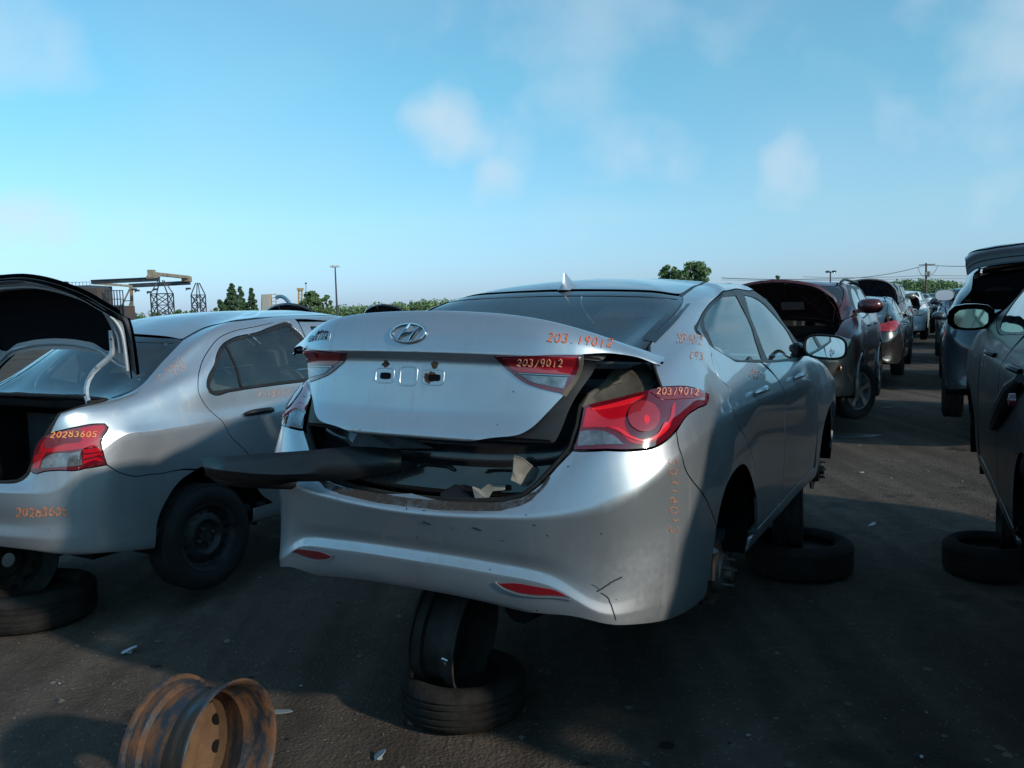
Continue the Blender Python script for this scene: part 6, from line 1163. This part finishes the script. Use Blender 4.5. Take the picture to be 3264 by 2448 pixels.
# ------------------------------------------------------------------ ground
def ground():
    m, N, L, b = nodes('yard_ground'); tc = N.new('ShaderNodeTexCoord')
    def noise_(sc, det=6, rough=.6):
        n = N.new('ShaderNodeTexNoise'); n.inputs['Scale'].default_value = sc; n.inputs['Detail'].default_value = det; n.inputs['Roughness'].default_value = rough; L.new(tc.outputs['Object'], n.inputs['Vector']); return n
    a = noise_(.55, 7, .62); bb = noise_(9, 8, .7); v = N.new('ShaderNodeTexVoronoi'); v.inputs['Scale'].default_value = 70; L.new(tc.outputs['Object'], v.inputs['Vector'])
    r = N.new('ShaderNodeValToRGB'); e = r.color_ramp.elements; e[0].position = .34; e[0].color = (.052, .040, .032, 1); e[1].position = .70; e[1].color = (.140, .112, .088, 1)
    for p_, c_ in ((.46, (.067, .052, .042, 1)), (.56, (.087, .068, .055, 1))): q_ = e.new(p_); q_.color = c_
    ad = N.new('ShaderNodeMath'); ad.operation = 'MULTIPLY_ADD'; L.new(bb.outputs[0], ad.inputs[0]); ad.inputs[1].default_value = .42; mm = N.new('ShaderNodeMath'); mm.operation = 'MULTIPLY'; L.new(a.outputs[0], mm.inputs[0]); mm.inputs[1].default_value = .62; L.new(mm.outputs[0], ad.inputs[2]); L.new(ad.outputs[0], r.inputs[0])
    # pale grit: one cell in many is a light chip
    sp = N.new('ShaderNodeSeparateColor'); L.new(v.outputs['Color'], sp.inputs[0]); gt = N.new('ShaderNodeMath'); gt.operation = 'GREATER_THAN'; L.new(sp.outputs[0], gt.inputs[0]); gt.inputs[1].default_value = .93
    lt = N.new('ShaderNodeMath'); lt.operation = 'LESS_THAN'; L.new(v.outputs['Distance'], lt.inputs[0]); lt.inputs[1].default_value = .28; an = N.new('ShaderNodeMath'); an.operation = 'MULTIPLY'; L.new(gt.outputs[0], an.inputs[0]); L.new(lt.outputs[0], an.inputs[1])
    mx = N.new('ShaderNodeMix'); mx.data_type = 'RGBA'; L.new(an.outputs[0], mx.inputs[0]); L.new(r.outputs[0], mx.inputs[6]); mx.inputs[7].default_value = (.20, .18, .16, 1)
    b.inputs['Specular IOR Level'].default_value = .12
    so_ = noise_(1.1, 6, .6); ss_ = N.new('ShaderNodeMapRange'); L.new(so_.outputs[0], ss_.inputs[0]); ss_.inputs[1].default_value = .58; ss_.inputs[2].default_value = .66; ss_.interpolation_type = 'SMOOTHSTEP'
    mp_ = N.new('ShaderNodeMapping'); mp_.inputs['Rotation'].default_value = (0, 0, R(27.8)); mp_.inputs['Scale'].default_value = (3.2, .16, 1); L.new(tc.outputs['Object'], mp_.inputs[0]); tk = N.new('ShaderNodeTexNoise'); tk.inputs['Scale'].default_value = 1; tk.inputs['Detail'].default_value = 5; L.new(mp_.outputs[0], tk.inputs['Vector'])
    tr_ = N.new('ShaderNodeMapRange'); L.new(tk.outputs[0], tr_.inputs[0]); tr_.inputs[1].default_value = .40; tr_.inputs[2].default_value = .66; tr_.inputs[3].default_value = .8; tr_.inputs[4].default_value = 1.35
    m1 = N.new('ShaderNodeMix'); m1.data_type = 'RGBA'; m1.blend_type = 'MULTIPLY'; m1.inputs[0].default_value = 1; L.new(mx.outputs[2], m1.inputs[6]); L.new(tr_.outputs[0], m1.inputs[7])
    m2 = N.new('ShaderNodeMix'); m2.data_type = 'RGBA'; L.new(ss_.outputs[0], m2.inputs[0]); L.new(m1.outputs[2], m2.inputs[6]); m2.inputs[7].default_value = (.026, .020, .017, 1); L.new(m2.outputs[2], b.inputs['Base Color'])
    rg = N.new('ShaderNodeMapRange'); L.new(ss_.outputs[0], rg.inputs[0]); rg.inputs[3].default_value = .92; rg.inputs[4].default_value = .6; L.new(rg.outputs[0], b.inputs['Roughness'])
    h = N.new('ShaderNodeMath'); h.operation = 'ADD'; L.new(bb.outputs[0], h.inputs[0]); v2 = N.new('ShaderNodeMath'); v2.operation = 'MULTIPLY'; L.new(v.outputs['Distance'], v2.inputs[0]); v2.inputs[1].default_value = -.5; L.new(v2.outputs[0], h.inputs[1])
    bp = N.new('ShaderNodeBump'); bp.inputs['Strength'].default_value = .6; bp.inputs['Distance'].default_value = .015; L.new(h.outputs[0], bp.inputs['Height']); L.new(bp.outputs[0], b.inputs['Normal'])
    o = obj('ground', [(-1500, -300, 0), (1500, -300, 0), (1500, 2500, 0), (-1500, 2500, 0)], [(0, 1, 2, 3)], m); tag(o, 'dark oily dirt and gravel yard surface', kind='structure')
    # loose stones, uncountable
    rng = random.Random(3); mb = MB()
    for i in range(5200):
        u = rng.random(); d = 1.2 + 9 * u**1.6; px = rng.uniform(-200, 3400); x = (px - PW / 2) / FP * d
        if rng.random() < .35: x = rng.uniform(-1.6, -.6) * d * .55; 
        z = rng.uniform(.0015, .0045) * (1 + d * .09); c = Vector((x, d, z * .3)); P = [c + Vector((rng.uniform(-1, 1) * z * 1.7, rng.uniform(-1, 1) * z * 1.7, rng.uniform(-.2, 1) * z)) for _ in range(4)]
        mb.add(P, [(0, 1, 2), (0, 2, 3), (0, 3, 1), (1, 3, 2)])
    for i in range(240):      # bigger lumps of hardened dirt
        d = 1.6 + 10 * rng.random()**1.3; x = (rng.uniform(-100, 3300) - PW / 2) / FP * d; z = rng.uniform(.006, .016); c = Vector((x, d, z * .2)); P = [c + Vector((math.cos(k) * z * rng.uniform(1, 2), math.sin(k) * z * rng.uniform(1, 2), 0)) for k in (0, 1.2, 2.4, 3.7, 5)] + [c + Vector((0, 0, z * rng.uniform(.5, 1)))]
        mb.add(P, [(0, 1, 5), (1, 2, 5), (2, 3, 5), (3, 4, 5), (4, 0, 5)])
    o = mb.build('gravel', mat('gravel_chips', (.11, .098, .085), .9, noise_amt=.7, nscale=3), smooth=False); tag(o, 'loose small stones scattered over the dark ground', kind='stuff')
# ------------------------------------------------------------------ far background
def leafmat(name, c1, c2):
    m, N, L, b = nodes(name); tc = N.new('ShaderNodeTexCoord'); n = N.new('ShaderNodeTexNoise'); n.inputs['Scale'].default_value = .9; n.inputs['Detail'].default_value = 6; L.new(tc.outputs['Object'], n.inputs['Vector'])
    r = N.new('ShaderNodeValToRGB'); r.color_ramp.elements[0].position = .35; r.color_ramp.elements[1].position = .65; r.color_ramp.elements[0].color = (*c1, 1); r.color_ramp.elements[1].color = (*c2, 1)
    L.new(n.outputs[0], r.inputs[0]); L.new(r.outputs[0], b.inputs['Base Color']); b.inputs['Roughness'].default_value = .75; b.inputs['Specular IOR Level'].default_value = .2
    tr = b.inputs.get('Subsurface Weight'); return m
L_DARK = leafmat('pine_needles', (.040, .080, .045), (.09, .15, .07)); L_MID = leafmat('leaves', (.07, .13, .055), (.16, .23, .09)); L_LIGHT = leafmat('pale_leaves', (.10, .17, .08), (.19, .26, .12)); M_BARK = mat('bark', (.07, .055, .04), .9, noise_amt=.4)
def leaves(mb, c, rad, n, size, rng, squash=1):
    for _ in range(n):
        while 1:
            p = Vector((rng.uniform(-1, 1), rng.uniform(-1, 1), rng.uniform(-1, 1)))
            if p.length <= 1: break
        p = Vector((p.x * rad, p.y * rad, p.z * rad * squash)) + c
        a = Vector((rng.gauss(0, 1), rng.gauss(0, 1), rng.gauss(0, 1))).normalized(); b = a.cross(Vector((rng.gauss(0, 1), rng.gauss(0, 1), rng.gauss(0, 1)))).normalized(); s = size * rng.uniform(.6, 1.4)
        mb.add([p - a * s, p + b * s * .6, p + a * s, p - b * s * .6], [(0, 1, 2, 3)])
def tree(name, label, base, h, w, kind, m, seed, group=None, n=26, ls=.2):
    rng = random.Random(seed); root = empty(name, Matrix.Translation(base), label, 'tree', group); mb = MB()
    mb.tube([(0, 0, -.1), (w * .02, 0, h * .3), (-w * .03, w * .02, h * .6), (0, 0, h * .9)], [h * .028, h * .022, h * .014, h * .004], 8)
    cl = []
    n = int(n * 2.1)
    for i in range(n):
        if kind == 'pine':
            t = (i + .5) / n; z = h * (.22 + .76 * t); rr = w * .5 * (1 - t)**.75 * rng.uniform(.6, 1.1) ; a = rng.uniform(0, 6.28); c = Vector((rr * math.cos(a) * .75, rr * math.sin(a) * .75, z)); q = max(.16, w * .115 * (1 - t * .7))
        else:
            a = rng.uniform(0, 6.28); t = rng.random(); z = h * (.35 + .58 * t); rr = w * .5 * math.sin(math.pi * min(.93, .18 + .75 * t))**.6 * rng.uniform(.35, .95); c = Vector((rr * math.cos(a), rr * math.sin(a), z)); q = w * rng.uniform(.05, .13)
        cl.append((c, q)); s0 = Vector((0, 0, c.z * .8)); mb.tube([s0, s0.lerp(c, .6) + Vector((0, 0, .1)), c], [h * .008, h * .005, h * .002], 5)
    mb.build('trunk', M_BARK, root); mb = MB()
    for c, q in cl: leaves(mb, c, q * 1.25, 70, ls * .8, rng, .55 if kind == 'pine' else .9)
    mb.build('crown', m, root, smooth=False); return root
def pxm(D): return D / FP
def lattice(mb, base, w, d, h, t, bays, top=None):
    """box truss tower: base corner point, widths, height, member size."""
    C = [(0, 0), (w, 0), (w, d), (0, d)]; tp = top or 1
    def P(i, z): f = 1 if z < h * .999 else tp; cx, cy = C[i]; return Vector((base.x + w / 2 + (cx - w / 2) * f, base.y + d / 2 + (cy - d / 2) * f, base.z + z))
    for i in range(4): mb.bar(P(i, 0), P(i, h * .72), t * 1.5); mb.bar(P(i, h * .72), P(i, h), t * 1.3)
    zs = [h * .72 * k / bays for k in range(bays + 1)]
    for i in range(4):
        j = (i + 1) % 4
        for k in range(bays): mb.bar(P(i, zs[k]), P(j, zs[k + 1]), t); mb.bar(P(j, zs[k]), P(i, zs[k + 1]), t); mb.bar(P(i, zs[k + 1]), P(j, zs[k + 1]), t)
def background():
    ST = mat('dark_crane_steel', (.045, .055, .07), .6, .3, noise_amt=.3, nscale=.8); BG = mat('beige_crane_paint', (.24, .20, .15), .7, noise_amt=.3, nscale=.6); RS = mat('rusty_cladding', (.085, .055, .045), .85, noise_amt=.5, nscale=.4, dirt=(.045, .05, .06)); BL = mat('blue_grey_cladding', (.05, .065, .085), .7, noise_amt=.3, nscale=.5)
    D = 150
    # travelling crane: two runway beams on lattice towers with a beige bridge
    root = empty('gantry_crane', Matrix.Translation(at(450, 1000, D).to_3d() * 1), 'dark steel travelling crane with a beige bridge on lattice towers', 'crane'); root.location.z = 0
    inv = root.matrix_world.inverted() if False else Matrix.Translation(-Vector((root.location.x, root.location.y, 0)))
    def W(px, py, d=D): return inv @ at(px, py, d)
    mb = MB(); mb.bar(W(292, 899), W(508, 889), .5, .75); mb.bar(W(292, 894), W(508, 884), .9, .12); mb.build('runway_beam', ST, root)
    mb = MB(); mb.bar(W(412, 911, 168), W(606, 901, 168), .5, .8); mb.build('runway_beam', ST, root)
    mb = MB(); mb.bar(W(300, 903, 152), W(420, 912, 166), .3, .4); mb.build('cross_beam', BG, root)
    mb = MB(); mb.bar(W(484, 872, 150), W(598, 884, 168), 1.0, .55); mb.box(W(483, 872, 150), (1.0, 1.2, 1.3)); mb.box(W(595, 890, 168), (1.6, 1.4, 1.1), bev=.1); mb.bar(W(470, 884), W(506, 882), 1.0, .5); mb.build('crane_bridge', BG, root)
    b = W(482, 1004); 
    def tower(pxl, pxr, pyt, d, nm='tower', dep=2.6):
        mb = MB(); a = W(pxl, 990, d); c = W(pxr, 990, d); t = W((pxl + pxr) / 2, pyt, d); lattice(mb, Vector((a.x, a.y, 0)), c.x - a.x, dep, t.z, .12, 3, .25); mb.build(nm, ST, root)
    tower(483, 537, 893, 151); tower(612, 640, 901, 167, dep=3)
    mb = MB(); p = W(420, 990, 160); q = W(418, 912, 160); mb.bar((p.x, p.y, 0), q, .45); mb.bar(W(388, 975, 160), W(414, 920, 160), .22); mb.bar(W(402, 1003, 160), W(417, 960, 160), .15); mb.bar(W(388, 960, 160), W(416, 958, 160), .15); mb.build('column', BG, root)
    for px, py in ((428, 922), (437, 926), (496, 922), (476, 931), (600, 920)): mb = MB(); mb.box(W(px, py, 160), (.8, .6, .35), bev=.05); mb.bar(W(px, py, 160), W(px - 8, py + 6, 160), .1); mb.build('floodlight', ST, root)
    # shed left of the crane
    root = empty('works_building', Matrix.Translation((at(290, 1000, 145).x, 145, 0)), 'rusty dark works building with railings, left of the crane', 'building'); inv2 = Matrix.Translation((-root.location.x, -145, 0))
    def W2(px, py, d=145): return inv2 @ at(px, py, d)
    a = W2(200, 912); b_ = W2(296, 912); mb = MB(); mb.box(((a.x + b_.x) / 2, 3, a.z / 2), (b_.x - a.x, 8, a.z)); mb.build('wall', BL, root)
    a = W2(250, 915, 143); b_ = W2(322, 915, 143); mb = MB(); mb.box(((a.x + b_.x) / 2, -1, (a.z - .3) / 2), (b_.x - a.x, 5, a.z - .3)); mb.build('wall', RS, root)
    a = W2(318, 925, 141); b_ = W2(375, 925, 141); mb = MB(); mb.box(((a.x + b_.x) / 2, 0, a.z * .30), (b_.x - a.x, 4, a.z * .6)); mb.build('annex', RS, root)
    mb = MB()
    for k in range(7):
        x = a.x + (b_.x - a.x) * k / 6; mb.bar((x, -2.2, 0), (x, -2.2, a.z), .13)
    for z in (.62, .78, 1): mb.bar((a.x, -2.2, a.z * z), (b_.x, -2.2, a.z * z * .985), .13)
    mb.build('frame', ST, root)
    mb = MB()
    for k in range(9):
        x = W2(206, 905).x + (W2(296, 905).x - W2(206, 905).x) * k / 8; z = W2(206, 912).z; mb.bar((x, -1, z), (x, -1, z + .55), .06)
    mb.bar((W2(206, 905).x, -1, z + .55), (W2(296, 905).x, -1, z + .55), .07); mb.build('railing', ST, root)
    mb = MB(); mb.box(W2(207, 902), (.9, .5, .5), bev=.06); mb.bar(W2(207, 902), W2(209, 914), .12); mb.build('floodlight', ST, root)
    mb = MB(); a = W2(395, 1003, 140); mb.box((a.x + 3, 0, .6), (11, 1, 1.5)); mb.build('low_wall', RS, root)
    # aggregate plant
    root = empty('process_plant', Matrix.Translation((at(850, 1000, 190).x, 190, 0)), 'beige process plant with a curved blue duct, between the pines', 'plant'); inv3 = Matrix.Translation((-root.location.x, -190, 0))
    def W3(px, py, d=190): return inv3 @ at(px, py, d)
    a = W3(838, 940); b_ = W3(862, 940); mb = MB(); mb.box(((a.x + b_.x) / 2, 0, a.z / 2 + .8), (b_.x - a.x, 2, a.z - 1.6)); mb.build('tower', mat('pale_cladding', (.38, .36, .32), .7, noise_amt=.2), root)
    mb = MB(); TG = mat('ochre_steel', (.40, .27, .13), .7, noise_amt=.3)
    for k in range(5): mb.bar(W3(834, 940 + 11 * k), W3(880, 938 + 11 * k), .16)
    for px in (834, 848, 864, 880): mb.bar(W3(px, 938), W3(px, 992), .14)
    mb.bar(W3(952, 925), W3(952, 990), .3); mb.bar(W3(962, 925), W3(962, 990), .3)
    for k in range(6): mb.bar(W3(952, 925 + 11 * k), W3(962, 931 + 11 * k), .12)
    mb.box(W3(957, 922), (1.3, 1, .5)); mb.build('frame', TG, root)
    mb = MB(); mb.bar(W3(975, 905), W3(975, 935), .1); mb.box(W3(975, 903), (.4, .3, .3)); mb.build('mast', ST, root)
    mb = MB(); mb.tube([W3(880, 950), W3(888, 945), W3(898, 945), (W3(908, 950)), W3(918, 960), W3(930, 980), W3(936, 995)], .42, 10); mb.build('duct', mat('blue_duct', (.06, .16, .24), .45), root)
    # lamp poles
    def lamp(label, px, top, D, heads, hm):
        t = at(px, top, D); root = empty('lamp_pole', Matrix.Translation((t.x, D, 0)), label, 'lamp pole', 'yard lamp poles'); mb = MB(); mb.tube([(0, 0, 0), (0, 0, t.z)], [.16 * D / 120, .09 * D / 120], 8); mb.build('pole', ST, root)
        for hx in heads: mb = MB(); mb.bar((0, 0, t.z - .05), (hx, 0, t.z), .07); mb.box((hx, -.1, t.z), (.48 * D / 120, .4, .28 * D / 120), bev=.05); mb.build('floodlight', hm, root)
    WH = mat('pale_lamp_housing', (.6, .6, .6), .4)
    lamp('tall lamp pole with a ring of pale floodlights, by the left trees', 1068, 849, 120, (-.42, .42, -.1), WH); lamp('short lamp pole with two dark floodlights, behind the maroon off-roader', 2647, 866, 75, (-.28, .28), ST)
    # utility pole and lines
    D2 = 110; t = at(2954, 838, D2); root = empty('utility_pole', Matrix.Translation((t.x, D2, 0)), 'wooden utility pole with crossarm and transformer at the right', 'utility pole'); mb = MB(); WD = mat('grey_wood', (.10, .09, .08), .9)
    mb.tube([(0, 0, 0), (-.08, 0, t.z)], [.17, .12], 8); mb.build('pole', WD, root); mb = MB(); mb.bar((-1.0, 0, t.z - .25), (1.1, 0, t.z - .2), .12); mb.build('crossarm', WD, root)
    mb = MB(); mb.tube([(.25, -.2, t.z - 1.8), (.25, -.2, t.z - 1.1)], .22, 10); mb.tube([(-.2, -.2, t.z - 1.6), (-.2, -.2, t.z - 1.2)], .12, 10); mb.build('transformer', mat('pale_grey_metal', (.3, .3, .3), .5), root)
    def wire(pts, r, label):
        mb = MB(); P = []
        for (a, b2, sag) in pts:
            for k in range(13): u = k / 12; q = a.lerp(b2, u); q.z -= sag * 4 * u * (1 - u); P.append(q)
        mb.tube(P, r, 4); o = mb.build('power_line', ST); tag(o, label, 'power line', 'overhead power lines')
    A_ = at(2950, 845, D2)
    wire([(at(2300, 886, 85), at(2617, 889, 95), .1), (at(2617, 889, 95), A_, .5), (A_, at(3300, 836, 100), .3)], .035, 'thick upper power line running to the top of the utility pole')
    wire([(at(2560, 882, 150), at(2960, 877, 150), .3), (at(2960, 877, 150), at(3300, 870, 150), .3)], .03, 'thin power line crossing below the crossarm'); wire([(at(2300, 892, 160), at(2960, 886, 160), .3), (at(2960, 886, 160), at(3300, 882, 160), .2)], .025, 'thin lowest power line above the far trees')
    wire([(A_ + Vector((-1.0, 0, -.2)), A_ + Vector((0, 0, -1.3)), .5), (A_ + Vector((0, 0, -1.3)), A_ + Vector((1.6, 0, -.2)), .5)], .03, 'looped jumper wire at the utility pole')
    # trees
    def T(name, label, px, top, D, wpx, kind, m, seed, group=None, n=26, ls=.2):
        t = at(px, top, D); tree(name, label, Vector((t.x, D, 0)), t.z, wpx * D / FP, kind, m, seed, group, n, ls)
    gp = 'trees behind the yard'
    T('pine_tree', 'tallest pine with a double leader, right of the crane', 738, 903, 110, 90, 'pine', L_DARK, 1, gp, 46, .17); T('pine_tree', 'pine just left of the beige plant', 800, 918, 112, 62, 'pine', L_DARK, 2, gp, 34, .16); T('pine_tree', 'short broad pine left of the tallest pine', 700, 955, 108, 70, 'pine', L_DARK, 3, gp, 24, .16); T('pine_tree', 'pine behind the double leader of the tallest pine', 765, 912, 118, 60, 'pine', L_DARK, 31, gp, 30, .16)
    T('leafy_tree', 'leafy tree in front of the second plant tower', 990, 926, 130, 70, 'round', L_MID, 4, gp, 30, .2); T('leafy_tree', 'thin leafy tree left of the tall lamp pole', 1040, 936, 130, 42, 'round', L_MID, 5, gp, 14, .18); T('leafy_tree', 'small bush below the right crane tower', 575, 985, 130, 50, 'round', L_MID, 6, gp, 12, .2)
    T('poplar_tree', 'large leafy tree rising behind the nearest saloon roof, left half', 2135, 838, 95, 90, 'round', L_MID, 7, gp, 34, .17); T('poplar_tree', 'large leafy tree rising behind the nearest saloon roof, right half', 2215, 826, 96, 100, 'round', L_MID, 8, gp, 42, .17)
    T('poplar_tree', 'small treetop peeking over the raised maroon bonnet', 2480, 872, 100, 45, 'round', L_MID, 9, gp, 14, .16)
    # woods on the horizon
    def wood(name, label, x0, x1, D, hfun, m, seed, n, ls, cr=1.6):
        rng = random.Random(seed); mb = MB()
        for i in range(n):
            px = rng.uniform(x0, x1); d = D * rng.uniform(.94, 1.12); t = at(px, hfun(px) + rng.uniform(-5, 16), d); h = t.z
            k = max(2, int(h / cr))
            for j in range(k): leaves(mb, Vector((t.x + rng.uniform(-1, 1) * cr * .5, d, h * (j + .6) / k)), cr * rng.uniform(.6, 1.1) * (1 - .35 * j / k), 26, ls, rng, 1.1)
        o = mb.build(name, m, smooth=False); tag(o, label, kind='stuff')
    wood('far_wood', 'sunlit green woodland along the horizon left of the nearest saloon', 1040, 1620, 230, lambda p: 975 - 8 * math.sin(p * .01) - (p - 1040) * .022, L_LIGHT, 11, 330, .34)
    wood('far_wood', 'low green scrub on the horizon at the far left', -300, 1050, 240, lambda p: 1002 - p * .012, L_MID, 12, 260, .34, 1.2)
    wood('far_wood', 'pale green woodland at the right behind the utility pole', 2700, 3420, 220, lambda p: 905 - 10 * math.sin((p - 2800) * .012), L_LIGHT, 13, 420, .34)
    wood('hedge', 'dark green hedge in front of the right-hand wood', 2650, 3420, 130, lambda p: 934, L_DARK, 14, 260, .24, 1.1)
    wood('far_wood', 'dim woodland hidden behind the nearest saloon', 1500, 2750, 230, lambda p: 962 - (p - 1500) * .02, L_MID, 15, 380, .34)
    # drifting steam at the works
ground()
elantra()
yaris()
others()
clutter()
litter()
background()
